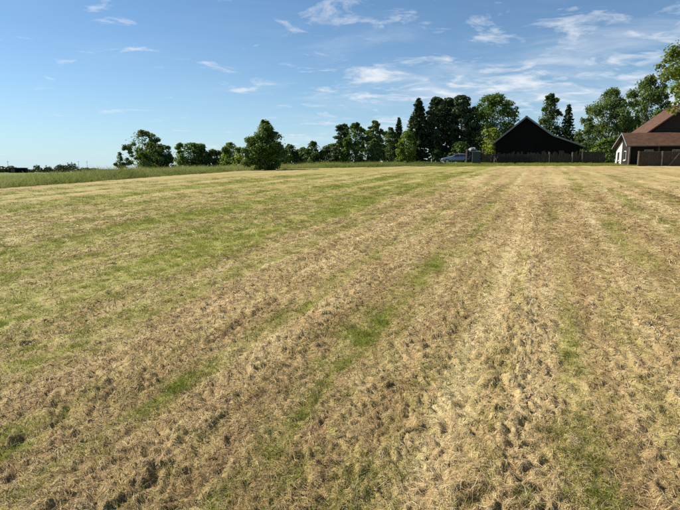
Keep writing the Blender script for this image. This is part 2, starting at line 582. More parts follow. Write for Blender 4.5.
def ribbon_patch(name, n, radius, lmin, lmax, width, lie, zmax, mat, bend=0.35, seed=0, heads=0):
    """n thin curved ribbons; lie = 1 flat on the ground, 0 upright"""
    r = np.random.default_rng(seed)
    V = []; F = []
    for i in range(n):
        a = r.uniform(0, 2 * math.pi); rr_ = radius * math.sqrt(r.uniform())
        p0 = np.array([rr_ * math.cos(a), rr_ * math.sin(a), 0.0])
        Lh = r.uniform(lmin, lmax)
        az = r.uniform(0, 2 * math.pi)
        el = (r.normal(0.12, 0.22) if lie > 0.5 else math.pi / 2 - abs(r.normal(0, 0.32)))
        d = np.array([math.cos(az) * math.cos(el), math.sin(az) * math.cos(el), math.sin(el)])
        if lie > 0.5:
            p0[2] = r.uniform(-0.01, zmax); p0 = p0 - d * Lh * 0.5
        side = np.cross(d, [0, 0, 1]); side /= (np.linalg.norm(side) + 1e-6)
        tilt = r.uniform(-1.0, 1.0) if lie > 0.5 else r.uniform(-3.1, 3.1)
        up = np.cross(side, d)
        side = side * math.cos(tilt) + up * math.sin(tilt)
        bvec = np.array([r.normal(), r.normal(), 0 if lie > 0.5 else -0.8]) * bend * Lh
        if lie > 0.5: bvec[2] = r.normal() * 0.15 * Lh
        segs = 3
        base = len(V)
        w0 = width * r.uniform(0.7, 1.4)
        hd = heads and r.uniform() < heads
        for k in range(segs + 1):
            t = k / segs
            p = p0 + d * Lh * t + bvec * ((t * t) if lie <= 0.5 else (t - 0.5) ** 2)
            w = w0 * (1 - 0.75 * t) if lie <= 0.5 else w0 * (1 - 0.5 * abs(2 * t - 1))
            if hd: w = w0 * (0.35 if t < 0.7 else (1.6 if t < 0.95 else 0.5))
            V.append(p - side * w / 2); V.append(p + side * w / 2)
        for k in range(segs):
            b = base + 2 * k
            F.append((b, b + 1, b + 3, b + 2))
    me = mesh_np(name, np.array(V), np.array(F), smooth=True, mat=mat)
    return bpy.data.objects.new(name, me)          # a source only: not linked into the scene


def scatter(name, pts, rot, scl, idx, attrs, sources, label, cat):
    me = bpy.data.meshes.new(name)
    n = len(pts)
    me.vertices.add(n); me.vertices.foreach_set('co', np.ascontiguousarray(pts, np.float32).ravel())
    for nm, d in attrs.items():
        a = me.attributes.new(nm, 'FLOAT', 'POINT'); a.data.foreach_set('value', np.ascontiguousarray(d, np.float32))
    a = me.attributes.new('rot', 'FLOAT_VECTOR', 'POINT'); a.data.foreach_set('vector', np.ascontiguousarray(rot, np.float32).ravel())
    a = me.attributes.new('scl', 'FLOAT_VECTOR', 'POINT'); a.data.foreach_set('vector', np.ascontiguousarray(scl, np.float32).ravel())
    a = me.attributes.new('idx', 'INT', 'POINT'); a.data.foreach_set('value', np.ascontiguousarray(idx, np.int32))
    o = link(name, me)
    ng = bpy.data.node_groups.new(name + '_nodes', 'GeometryNodeTree')
    ng.interface.new_socket('Geometry', in_out='INPUT', socket_type='NodeSocketGeometry')
    ng.interface.new_socket('Geometry', in_out='OUTPUT', socket_type='NodeSocketGeometry')
    gn = ng.nodes.new
    gi = gn('NodeGroupInput'); go = gn('NodeGroupOutput')
    mp = gn('GeometryNodeMeshToPoints')
    ng.links.new(gi.outputs[0], mp.inputs['Mesh'])
    jn = gn('GeometryNodeJoinGeometry')
    for s in reversed(sources):
        oi = gn('GeometryNodeObjectInfo'); oi.inputs['Object'].default_value = s
        oi.inputs['As Instance'].default_value = True
        ng.links.new(oi.outputs['Geometry'], jn.inputs[0])
    ip = gn('GeometryNodeInstanceOnPoints')
    ip.inputs['Pick Instance'].default_value = True
    ng.links.new(mp.outputs[0], ip.inputs['Points']); ng.links.new(jn.outputs[0], ip.inputs['Instance'])
    for nm, ty, sock in (('rot', 'FLOAT_VECTOR', 'Rotation'), ('scl', 'FLOAT_VECTOR', 'Scale'), ('idx', 'INT', 'Instance Index')):
        na_ = gn('GeometryNodeInputNamedAttribute'); na_.data_type = ty; na_.inputs['Name'].default_value = nm
        ng.links.new(na_.outputs['Attribute'], ip.inputs[sock])
    ng.links.new(ip.outputs[0], go.inputs[0])
    md = o.modifiers.new('scatter', 'NODES'); md.node_group = ng
    tag(o, label, cat, kind='stuff')
    return o


def polar_points(n, r0, r1, half, power):
    """random ground points, denser near the viewer"""
    t = RNG.uniform(0, 1, n)
    if power == 1:
        r = r0 * np.exp(t * math.log(r1 / r0))
    else:
        r = np.sqrt(r0 * r0 + t * (r1 * r1 - r0 * r0))
    a = RNG.uniform(-half, half, n)
    return np.sin(a) * r, np.cos(a) * r, r


def slope_rot(x, y, lump, grn, n):
    e = 0.05
    z0 = relief(x, y, lump, grn)
    zx = (relief(x + e, y, lump, grn) - z0) / e; zy = (relief(x, y + e, lump, grn) - z0) / e
    return z0, np.stack([np.arctan(zy) * 0.7, -np.arctan(zx) * 0.7, RNG.uniform(0, 6.283, n)], 1)


def build_hay():
    """single straws draped over the tufts; every straw follows the relief below it"""
    n0 = 400000
    x, y, r = polar_points(n0, 1.4, 24, rad(42), 1)
    g, lump, tone = field_attr(x, y)
    z0 = relief(x, y, lump, g)
    keep = RNG.uniform(0, 1, n0) < np.clip(1.1 - 0.95 * g, 0.08, 1) * np.clip(0.35 + 14 * z0, 0.25, 1) * (1 - 0.6 * sstep(10, 24, r))
    x, y, r, g, lump, tone = [q[keep] for q in (x, y, r, g, lump, tone)]
    n = len(x)
    az = 2.2 * math.pi * perlin(x * 3.1, y * 3.1, 91) + MOW + RNG.normal(0, 0.75, n)
    Lh = RNG.uniform(0.022, 0.085, n) * np.clip(r / 5, 0.8, 2.8)
    wd = np.maximum(0.0019, r * 0.0007) * RNG.uniform(0.7, 1.4, n)
    dx, dy = np.cos(az), np.sin(az)
    bend = RNG.normal(0, 0.22, n) * Lh
    lift = np.where(RNG.uniform(0, 1, n) < 0.16, RNG.uniform(0.0, 0.5, n), RNG.uniform(0.0, 0.07, n)) * Lh
    tilt = RNG.uniform(-0.9, 0.9, n)
    base_z = terrain(x, y) + 0.03
    V = np.zeros((n, 3, 2, 3))
    for k, t in enumerate((-0.5, 0.0, 0.5)):
        px_ = x + dx * Lh * t - dy * bend * (0.25 - t * t) * 4
        py_ = y + dy * Lh * t + dx * bend * (0.25 - t * t) * 4
        zz_ = base_z + relief(px_, py_, lump, g) + 0.003 + RNG.uniform(0, 0.006, n) + lift * (t + 0.5)
        w = wd * (1.0 if k < 2 else 0.45) * 0.5
        for sd, sg in ((0, -1), (1, 1)):
            V[:, k, sd, 0] = px_ - sg * dy * w * np.cos(tilt)
            V[:, k, sd, 1] = py_ + sg * dx * w * np.cos(tilt)
            V[:, k, sd, 2] = zz_ + sg * w * np.sin(tilt)
    b_ = np.arange(n)[:, None] * 6
    F = np.concatenate([b_ + np.array([[0, 1, 3, 2]]), b_ + np.array([[2, 3, 5, 4]])], 1).reshape(-1, 4)
    me = mesh_np('cut_hay', V.reshape(-1, 3), F, smooth=True, mat=M_STRAW)
    for nm, d in (('grn', np.clip(g * 0.7 - 0.03, 0, 1)), ('tone', np.clip(tone + 0.06 + RNG.normal(0, 0.06, n), 0, 1))):
        a_ = me.attributes.new(nm, 'FLOAT', 'POINT'); a_.data.foreach_set('value', np.repeat(d, 6).astype(np.float32))
    o = link('cut_hay', me)
    tag(o, 'loose dry straw-coloured hay lying in rows on the field', 'hay', kind='stuff')


def build_stubble():
    src = [ribbon_patch('grass_source', 26, 0.075, 0.025, 0.075, 0.0038, 0, 0, M_BLADE, 0.5, 200 + i) for i in range(6)]
    x, y, r = polar_points(30000, 1.3, 40, rad(42), 1)
    k = mown(x, y); x, y, r = x[k], y[k], r[k]
    g, lump, tone = field_attr(x, y)
    keep = RNG.uniform(0, 1, len(x)) < np.clip(1.25 * g - 0.12, 0.03, 1)
    x, y, r, g, lump, tone = [q[keep] for q in (x, y, r, g, lump, tone)]
    n = len(x)
    z0, rot = slope_rot(x, y, lump, g, n); rot[:, :2] *= 0.4
    s = np.clip(r / 8.0, 0.9, 4.5) * RNG.uniform(0.7, 1.25, n)
    scl = np.stack([s, s, np.minimum(s, 1.5) * (0.75 + 0.5 * g)], 1)
    z = terrain(x, y) + 0.028 + z0
    scatter('stubble_grass', np.stack([x, y, z], 1), rot, scl, RNG.integers(0, 6, n),
            {'grn': np.clip(0.45 + 0.6 * g, 0, 0.97), 'tone': np.clip(0.45 + 0.25 * perlin(x * 0.7, y * 0.7, 61) + RNG.normal(0, 0.08, n), 0, 1)}, src,
            'short green grass growing through the cut hay in strips', 'grass')


def build_tall():
    src = [ribbon_patch('tall_source', 22, 0.22, 0.45, 0.95, 0.013, 0, 0, M_TALL, 0.28, 300 + i, heads=0.35) for i in range(6)]
    n0 = 90000
    x = RNG.uniform(-78, 14, n0); y = RNG.uniform(12, 84, n0)
    u, v = uv_rows(x, y)
    m = ~mown(x, y)
    out_d = np.where(y > FAR_EDGE, np.minimum(np.where(u < -30, 99, y - FAR_EDGE), 99), -30 - u)
    out_d = np.where((y > FAR_EDGE) & (u < -30), np.maximum(0, np.minimum(np.hypot(-30 - u, y - FAR_EDGE), 99)), out_d)
    m &= (np.abs(np.arctan2(x, y)) < rad(46)) & (x < 13 + 0.8 * perlin(x, y * 2, 72))
    p = np.where(out_d < 5, 1.0, np.where(out_d < 14, 0.4, 0.14))
    m &= RNG.uniform(0, 1, n0) < p
    m &= out_d < 42
    # the strip in front of the parked car is kept short
    x, y, out_d = x[m], y[m], out_d[m]
    n = len(x)
    hgt = np.clip(0.83 + 0.40 * perlin(x * 0.25, y * 0.25, 71) + 0.30 * perlin(x * 1.1, y * 1.1, 75), 0.4, 1.4) * RNG.uniform(0.75, 1.15, n)
    hgt *= 0.45 + 0.55 * sstep(0, 1.2, out_d)
    hgt *= 1 - 0.55 * sstep(4, 12, x)
    hgt *= 1 + 0.28 * sstep(-12, -20, x)
    s = RNG.uniform(0.9, 1.4, n) * np.where(out_d < 14, 1.0, 1.7)
    rot = np.stack([RNG.normal(0, 0.06, n), RNG.normal(0, 0.06, n), RNG.uniform(0, 6.28, n)], 1)
    scatter('tall_grass', np.stack([x, y, terrain(x, y) - 0.02], 1), rot, np.stack([s, s, hgt], 1), RNG.integers(0, 6, n),
            {'grn': np.clip(0.78 + 0.25 * perlin(x * 0.3, y * 0.3, 73), 0.3, 0.97), 'tone': np.clip(0.48 + 0.35 * perlin(x * 0.2, y * 0.2, 74) + RNG.normal(0, 0.08, n), 0, 1)}, src,
            'tall uncut meadow grass along the edge of the mown field', 'grass')


def build_lawn():
    src = [ribbon_patch('lawn_source', 24, 0.16, 0.08, 0.2, 0.012, 0, 0, M_BLADE, 0.5, 400 + i) for i in range(4)]
    n0 = 16000
    x = RNG.uniform(9, 62, n0); y = RNG.uniform(FAR_EDGE - 4, 82, n0)
    m = ~mown(x, y) & (np.arctan2(x, y) < rad(42)) & (RNG.uniform(0, 1, n0) < np.where(y < 68, 1, 0.45))
    # keep the grass out of the buildings
    hx, hy = x - 34.15, y - 62.0
    lx = hx * math.cos(rad(12)) - hy * math.sin(rad(12)); ly = hx * math.sin(rad(12)) + hy * math.cos(rad(12))
    m &= ~((lx > -0.2) & (ly > 0.2))
    x, y = x[m], y[m]; n = len(x)
    s = RNG.uniform(0.9, 1.6, n)
    rot = np.stack([RNG.normal(0, 0.06, n), RNG.normal(0, 0.06, n), RNG.uniform(0, 6.28, n)], 1)
    scatter('lawn_grass', np.stack([x, y, terrain(x, y) - 0.02], 1), rot, np.stack([s, s, s * RNG.uniform(0.7, 1.4, n)], 1), RNG.integers(0, 4, n),
            {'grn': np.full(n, 0.93), 'tone': np.clip(0.5 + 0.3 * perlin(x * 0.4, y * 0.4, 81), 0, 1)}, src,
            'strip of short green lawn between the hay field and the farm fences', 'grass')


build_hay()
build_stubble()
build_tall()
build_lawn()

# ---------------------------------------------------------------- buildings
M_TARRED = surf('tarred_board', [(0.3, (0.005, 0.005, 0.005)), (0.6, (0.010, 0.009, 0.009)), (0.85, (0.018, 0.016, 0.015))], 5, 0.9, (6, 6, 0.4), 0.3, 0.08)
M_SHEET = surf('roof_sheet', [(0.3, (0.10, 0.10, 0.11)), (0.7, (0.20, 0.20, 0.215))], 3, 0.6, (1, 1, 1), 0.1)
M_VERGE = surf('verge_board', [(0.3, (0.15, 0.155, 0.17)), (0.7, (0.27, 0.28, 0.30))], 6, 0.7)
M_TILE = surf('clay_tile', [(0.25, (0.050, 0.024, 0.013)), (0.5, (0.095, 0.045, 0.024)), (0.8, (0.15, 0.082, 0.05))], 2.2, 0.85, (1, 1, 1), 0.4)
M_PLASTER = surf('lime_plaster', [(0.25, (0.46, 0.43, 0.37)), (0.55, (0.66, 0.63, 0.56)), (0.8, (0.74, 0.71, 0.65))], 2.5, 0.9)
M_DARKWOOD = surf('dark_wood', [(0.3, (0.014, 0.011, 0.009)), (0.6, (0.032, 0.025, 0.019)), (0.85, (0.06, 0.048, 0.038))], 4, 0.85, (4, 4, 0.6), 0.3)
M_FENCE = surf('fence_wood', [(0.3, (0.03, 0.023, 0.016)), (0.6, (0.078, 0.060, 0.043)), (0.85, (0.15, 0.122, 0.092))], 3, 0.85, (2.5, 2.5, 0.5), 0.3)
M_GREYWOOD = surf('weathered_wood', [(0.3, (0.07, 0.06, 0.05)), (0.6, (0.13, 0.115, 0.098)), (0.85, (0.22, 0.20, 0.175))], 5, 0.85, (1, 1, 1), 0.3)
M_PALEWOOD = surf('pale_wood', [(0.3, (0.16, 0.13, 0.095)), (0.6, (0.27, 0.225, 0.165)), (0.85, (0.37, 0.32, 0.25))], 5, 0.8, (1, 1, 1), 0.2)
M_WHITE = surf('white_paint', [(0.3, (0.55, 0.54, 0.52)), (0.7, (0.74, 0.73, 0.71))], 5, 0.7)
M_GLASS = surf('dark_glass', [(0.3, (0.012, 0.014, 0.016)), (0.7, (0.03, 0.033, 0.038))], 2, 0.08, (1, 1, 1), 0, 0.6)
M_CABINET = surf('cabinet_paint', [(0.3, (0.035, 0.042, 0.041)), (0.7, (0.058, 0.066, 0.063))], 4, 0.6)
M_TARP = surf('tarp', [(0.3, (0.12, 0.135, 0.14)), (0.7, (0.24, 0.255, 0.26))], 3, 0.6, (1, 1, 1), 0.3)
M_BRICK = surf('old_brick', [(0.3, (0.18, 0.08, 0.055)), (0.7, (0.30, 0.15, 0.10))], 8, 0.9)


def build_barn():
    base = at(524.3, 160, 72.0); gx, gy = base.x, 72.0
    az = math.atan2(gx, gy)
    gz = tz(gx, gy) - 0.3
    b = empty('barn', (gx, gy, gz), -az)
    tag(b, 'black tarred wooden barn with a steep gable and lean-to beside the farmhouse', 'barn')
    D = 14.0
    roofline = [(-4.15, 3.15), (0, 6.55), (3.4, 4.05), (7.2, 2.6)]

    def top(x):
        for (x0, z0), (x1, z1) in zip(roofline[:-1], roofline[1:]):
            if x0 <= x <= x1: return z0 + (z1 - z0) * (x - x0) / (x1 - x0)
        return 2.6
    w = MB()
    w.prism([(-3.85, -0.4), (6.9, -0.4), (6.9, top(6.9) - 0.24), (3.4, 3.78), (0, 6.28), (-3.85, top(-3.85) - 0.24)], 0.06, D - 0.2)
    w.build('wall', M_TARRED, b)
    # the boards of the gable, each its own piece
    x = -3.84; i = 0
    while x < 6.85:
        wd = 0.235 + 0.03 * random.random()
        x1 = min(x + wd, 6.88)
        m = MB()
        z0, z1 = top(x) - 0.25, top(x1 - 0.012) - 0.25
        y0 = 0.0 + 0.012 * random.random(); xa, xb = x, x1 - 0.012
        pts = [(xa, -0.2 - 0.05 * random.random()), (xb, -0.2), (xb, z1), (xa, z0)]
        if xa < 0 < xb: pts = [pts[0], pts[1], (xb, z1), (0, 6.28), (xa, z0)]
        m.prism(pts, y0, 0.058)
        m.build('board', M_TARRED, b)
        x = x1; i += 1
    # doors
    d = MB(); d.box(-1.5, 1.3, -0.055, -0.015, 0.05, 2.9)
    dr = d.build('door', M_TARRED, b)
    for z in (0.5, 2.3):
        h = MB(); h.box(-1.45, 1.25, -0.085, -0.058, z, z + 0.14)
        h.build('door_rail', M_TARRED, dr)
    ov, f0, f1 = 0.35, -0.45, D + 0.3
    r = MB(); r.slab((-4.4, f0, 2.945), (0, f0, 6.55), (0, f1, 6.55), (-4.4, f1, 2.945), 0.12)
    rl = r.build('roof_slope', M_SHEET, b)
    r = MB(); r.slab((0.006, f0, 6.545), (3.4, f0, 4.05), (3.4, f1, 4.05), (0.006, f1, 6.545), 0.12)
    r.build('roof_slope', M_SHEET, b)
    r = MB(); r.slab((3.41, f0, 4.04), (7.5, f0, 2.49), (7.5, f1, 2.49), (3.41, f1, 4.04), 0.12)
    r.build('lean_to_roof', M_SHEET, b)
    r = MB(); r.bar((-0.02, f0 - 0.05, 6.6), (-0.02, f1, 6.6), 0.3, 0.07)
    r.build('ridge_cap', M_SHEET, b)
    for p, q in (((-4.42, 2.90), (-0.03, 6.50)), ((0.03, 6.50), (3.40, 4.02)), ((3.44, 4.0), (7.5, 2.45))):
        m = MB(); m.bar((p[0], f0 - 0.03, p[1]), (q[0], f0 - 0.03, q[1]), 0.04, 0.2)
        m.build('verge_board', M_VERGE, b)


def build_house():
    ox, oy = 34.15, 62.0
    gz = tz(ox + 4, oy) - 0.1
    b = empty('farmhouse', (ox, oy, gz), rad(-12))
    tag(b, 'old farmhouse with brown tiled roof and white plaster gable at the right edge', 'house')
    LEN, DEP, AP, EZ, AZ = 14.0, 5.2, 1.9, 2.45, 4.0
    # low front wing: porch side in dark wood standing in for its shade, back half of its gable in plaster
    m = MB(); m.box(0.25, LEN - 0.2, 1.0, DEP - 0.1, -0.6, 2.35)
    m.build('front_wall', M_DARKWOOD, b)
    m = MB(); m.prism_x([(2.9, -0.6), (DEP - 0.05, -0.6), (DEP - 0.05, 2.22), (2.9, 3.28)], 0.12, 0.245)
    pl = m.build('plaster_gable', M_PLASTER, b)
    m = MB(); m.prism_x([(0.34, -0.6), (2.895, -0.6), (2.895, 3.28), (AP, 3.72), (0.34, 2.6)], 0.14, 0.245)
    m.build('porch_shade_gable', M_DARKWOOD, b)  # dark boards stand in for the shade of the open porch entrance
    for y0 in (1.1, 3.6):
        m = MB(); m.box(0.07, 0.118, y0, y0 + 0.75, 0.75, 1.85)
        wn = m.build('window', M_WHITE, b)
        m = MB(); m.box(0.05, 0.068, y0 + 0.08, y0 + 0.35, 0.83, 1.77).box(0.05, 0.068, y0 + 0.40, y0 + 0.67, 0.83, 1.77)
        m.build('pane', M_GLASS, wn)
        m = MB(); m.box(0.02, 0.116, y0 - 0.06, y0 + 0.81, 0.66, 0.745)
        m.build('sill', M_WHITE, wn)
    # porch posts
    for x in (0.12, 3.2, 6.4, 9.6, 12.8):
        m = MB(); m.box(x, x + 0.16, 0.15, 0.31, -0.5, 2.42)
        m.build('porch_post', M_PALEWOOD if x < 1 else M_GREYWOOD, b, 0.01)
    m = MB(); m.box(0.10, LEN - 0.1, 0.12, 0.34, 2.425, 2.60)
    m.build('porch_beam', M_DARKWOOD, b)
    for x0 in (2.0, 5.0, 8.0):
        m = MB(); m.box(x0, x0 + 1.0, 0.93, 0.996, 0.85, 1.95)
        wn = m.build('window', M_WHITE, b)
        m = MB(); m.box(x0 + 0.07, x0 + 0.46, 0.91, 0.928, 0.92, 1.88).box(x0 + 0.54, x0 + 0.93, 0.91, 0.928, 0.92, 1.88)
        m.build('pane', M_GLASS, wn)
    # roof of the low wing
    m = MB(); m.slab((-0.3, -0.35, EZ - 0.08), (LEN, -0.35, EZ - 0.08), (LEN, AP, AZ), (-0.3, AP, AZ), 0.14)
    m.build('low_roof', M_TILE, b)
    m = MB(); m.slab((-0.3, AP + 0.006, AZ - 0.004), (3.2, AP + 0.006, AZ - 0.004), (3.2, DEP + 0.3, 2.3), (-0.3, DEP + 0.3, 2.3), 0.14)
    m.build('low_roof', M_TILE, b)
    for p, q in (((-0.35, -0.35, EZ - 0.12), (-0.35, AP, AZ - 0.04)), ((-0.35, AP + 0.03, AZ - 0.06), (-0.35, DEP + 0.3, 2.26))):
        m = MB(); m.bar(p, q, 0.05, 0.14); m.build('bargeboard', M_VERGE, b)
    m = MB(); m.bar((-0.3, -0.40, EZ - 0.13), (LEN, -0.40, EZ - 0.13), 0.1, 0.1); m.build('gutter', M_GREYWOOD, b)
    # tall cross wing, ridge running away from the field
    X0, XA, X1, Y0, Y1, Z0, ZA = 2.65, 6.95, 11.25, AP + 0.2, 10.2, 4.15, 7.45
    m = MB(); m.prism([(X0 + 0.4, 0.0), (X1 - 0.4, 0.0), (X1 - 0.4, 4.0), (XA, ZA - 0.25), (X0 + 0.4, 4.0)], Y0 + 0.5, Y1 - 0.2)
    m.build('upper_gable', M_DARKWOOD, b)
    m = MB(); m.box(XA - 0.5, XA + 0.5, Y0 + 0.43, Y0 + 0.496, 4.6, 5.6)
    wn = m.build('window', M_WHITE, b)
    m = MB(); m.box(XA - 0.42, XA - 0.05, Y0 + 0.41, Y0 + 0.428, 4.68, 5.52).box(XA + 0.05, XA + 0.42, Y0 + 0.41, Y0 + 0.428, 4.68, 5.52)
    m.build('pane', M_GLASS, wn)
    m = MB(); m.slab((X0 - 1.2, Y0, Z0 - 0.92), (XA, Y0, ZA), (XA, Y1, ZA), (X0 - 1.2, Y1, Z0 - 0.92), 0.16)
    m.build('upper_roof', M_TILE, b)
    m = MB(); m.slab((XA + 0.006, Y0, ZA), (X1, Y0, Z0), (X1, Y1, Z0), (XA + 0.006, Y1, ZA), 0.16)
    m.build('upper_roof', M_TILE, b)
    m = MB(); m.bar((XA, Y0 - 0.02, ZA + 0.03), (XA, Y1 + 0.02, ZA + 0.03), 0.3, 0.12); rt = m.build('ridge_tiles', M_TILE, b)
    m = MB(); m.box(XA + 0.5, XA + 1.1, 5.4, 6.0, 6.2, 8.4); m.build('chimney', M_BRICK, b)


def board_fence(name, x0, y0, x1, y1, h, label, mat, posts, top_rail=True, ragged=0.0, bw=0.2, post_mat=None, cat='fence'):
    L_ = math.hypot(x1 - x0, y1 - y0); az = math.atan2(y1 - y0, x1 - x0)
    b = empty(name, (x0, y0, min(tz(x0, y0), tz(x1, y1))), az)
    tag(b, label, cat)

    def gz(t):
        return tz(x0 + (x1 - x0) * t / L_, y0 + (y1 - y0) * t / L_) - b.location.z
    t = 0.0
    while t < L_ - 0.03:
        w = min(bw * random.uniform(0.85, 1.15), L_ - t)
        hh = h + random.uniform(-ragged, ragged * 0.6)
        m = MB(); g = gz(t)
        m.box(t, t + w - 0.015, random.uniform(-0.004, 0.004), 0.026, g - 0.1, g + hh)
        o = m.build('board', mat, b)
        o.rotation_euler = (0, random.uniform(-1, 1) * 0.03 * (ragged > 0.02), 0)
        t += w
    for p in posts:
        m = MB(); g = gz(p)
        m.box(p - 0.07, p + 0.07, -0.16, -0.03, g - 0.4, g + h + 0.08)
        m.build('post', post_mat or M_PALEWOOD, b, 0.012)
    if top_rail:
        m = MB(); m.bar((0, 0.01, gz(0) + h + 0.035), (L_, 0.01, gz(L_) + h + 0.035), 0.16, 0.06)
        m.build('top_rail', M_GREYWOOD, b)
    for z in (0.35, h - 0.3):
        m = MB(); m.bar((0, 0.065, gz(0) + z), (L_, 0.065, gz(L_) + z), 0.06, 0.1)
        m.build('rail', mat, b)
    return b


def X_at(px, Y):
    return at(px, 160, Y).x


build_barn()
build_house()
board_fence('board_fence', X_at(482, 68.6), 68.6, X_at(581, 66.6), 66.6, 1.36,
            'dark ragged-topped plank fence in front of the black barn', M_FENCE, [8.35, 11.15], False, 0.2)
board_fence('low_shed_wall', X_at(581.3, 66.4), 66.4, X_at(605, 66.0), 66.0, 1.42,
            'dark board wall with a straight grey capping between the barn and the farmhouse', M_FENCE, [0.1], True, 0.0, cat='wall', post_mat=M_GREYWOOD)
fy0, fy1 = 58.6, 57.0
fb = board_fence('yard_fence', X_at(637.5, fy0), fy0, X_at(700, fy1), fy1, 1.6,
                 'dark plank fence with pale end post in front of the farmhouse', M_FENCE, [0.06, 2.4, 5.0], True, 0.0)
m = MB(); m.bar((3.0, -0.2, 0.0), (4.05, -0.2, 1.45), 0.07, 0.1); m.build('brace', M_GREYWOOD, fb)


def build_beams():
    y = 67.4
    x0, x1 = X_at(493, y), X_at(529, y)
    b = empty('beam_stack', (x0, y, tz((x0 + x1) / 2, y)))
    tag(b, 'low stack of weathered timber beams lying before the barn fence', 'timber')
    L_ = x1 - x0
    for k in range(3):
        m = MB(); m.box(0.5 + k * 1.7, 0.64 + k * 1.7, -0.75, 0.6, -0.15, 0.12); m.build('bearer', M_GREYWOOD, b)
    for row in range(4):
        for j in range(4 - row // 2):
            m = MB()
            a, c = random.uniform(0, 0.5), random.uniform(0, 0.4)
            yy = -0.72 + j * 0.32 + 0.12 * (row // 2)
            m.box(a, L_ - c, yy, yy + random.uniform(0.22, 0.28), 0.122 + row * 0.19, 0.122 + row * 0.19 + 0.18)
            m.build('beam', random.choice([M_GREYWOOD, M_DARKWOOD, M_DARKWOOD]), b, 0.01)


build_beams()


def build_cabinet():
    p = at(476, 160, 66.2)
    g = tz(p.x, 66.2)
    b = empty('utility_cabinet', (p.x, 66.2, g), rad(-8))
    tag(b, 'grey-green utility cabinet standing on the lawn right of the parked car', 'cabinet')
    m = MB(); m.box(-0.5, 0.5, -0.25, 0.25, -0.2, 0.16); m.build('plinth', M_GREYWOOD, b)
    m = MB(); m.box(-0.48, 0.48, -0.22, 0.23, 0.162, 1.42); m.build('body', M_CABINET, b, 0.015)
    for x0 in (-0.46, 0.01):
        m = MB(); m.box(x0, x0 + 0.45, -0.25, -0.223, 0.22, 1.36); d = m.build('door', M_CABINET, b, 0.006)
        hx = x0 + (0.38 if x0 < 0 else 0.04)
        m = MB(); m.box(hx, hx + 0.03, -0.275, -0.252, 0.75, 0.92); m.build('handle', M_GREYWOOD, d)
    m = MB(); m.prism_x([(-0.3, 1.424), (0.29, 1.424), (0.29, 1.47), (0.0, 1.54), (-0.3, 1.47)], -0.54, 0.54); m.build('roof_cap', M_CABINET, b)


build_cabinet()


def build_tarp_pile():
    Y = 70.2
    p = at(474, 160, Y); g = tz(p.x, Y)
    b = empty('firewood_stack', (p.x, Y, g), rad(5))
    tag(b, 'firewood stack under a pale tarp rising behind the utility cabinet', 'firewood')
    for i in range(8):
        for j in range(7):
            m = MB(); rr_ = random.uniform(0.085, 0.12)
            xx = -0.86 + i * 0.245 + (0.12 if j % 2 else 0); zz_ = 0.10 + j * 0.235
            m.cyl((xx, -0.4 + random.uniform(-0.04, 0.04), zz_), (xx, 0.4, zz_ + 0.01), rr_, rr_ * 0.95, 8)
            m.build('log', random.choice([M_DARKWOOD, M_GREYWOOD, M_DARKWOOD]), b)
    for s in (-1.03, 1.17):
        m = MB(); m.box(s - 0.05, s + 0.05, -0.3, 0.3, -0.3, 1.9); m.build('stake', M_DARKWOOD, b)
    # draped, sagging cover
    nx, ny = 22, 12
    V = []
    for j in range(ny):
        for i in range(nx):
            s, t = i / (nx - 1) * 2 - 1, j / (ny - 1) * 2 - 1
            x = s * 0.55 - 0.25; y = t * 0.55
            z = 2.08 - 0.30 * abs(s) ** 3 - 0.36 * abs(t) ** 4 + 0.05 * math.sin(7 * s + 3 * t) + 0.03 * math.sin(13 * s - 5 * t)
            V.append((x, y, z))
    Fq = [(j * nx + i, j * nx + i + 1, (j + 1) * nx + i + 1, (j + 1) * nx + i) for j in range(ny - 1) for i in range(nx - 1)]
    o = link('tarp', mesh_np('tarp', np.array(V), np.array(Fq), True), M_TARP, b)
    sm = o.modifiers.new('thick', 'SOLIDIFY'); sm.thickness = 0.02


build_tarp_pile()


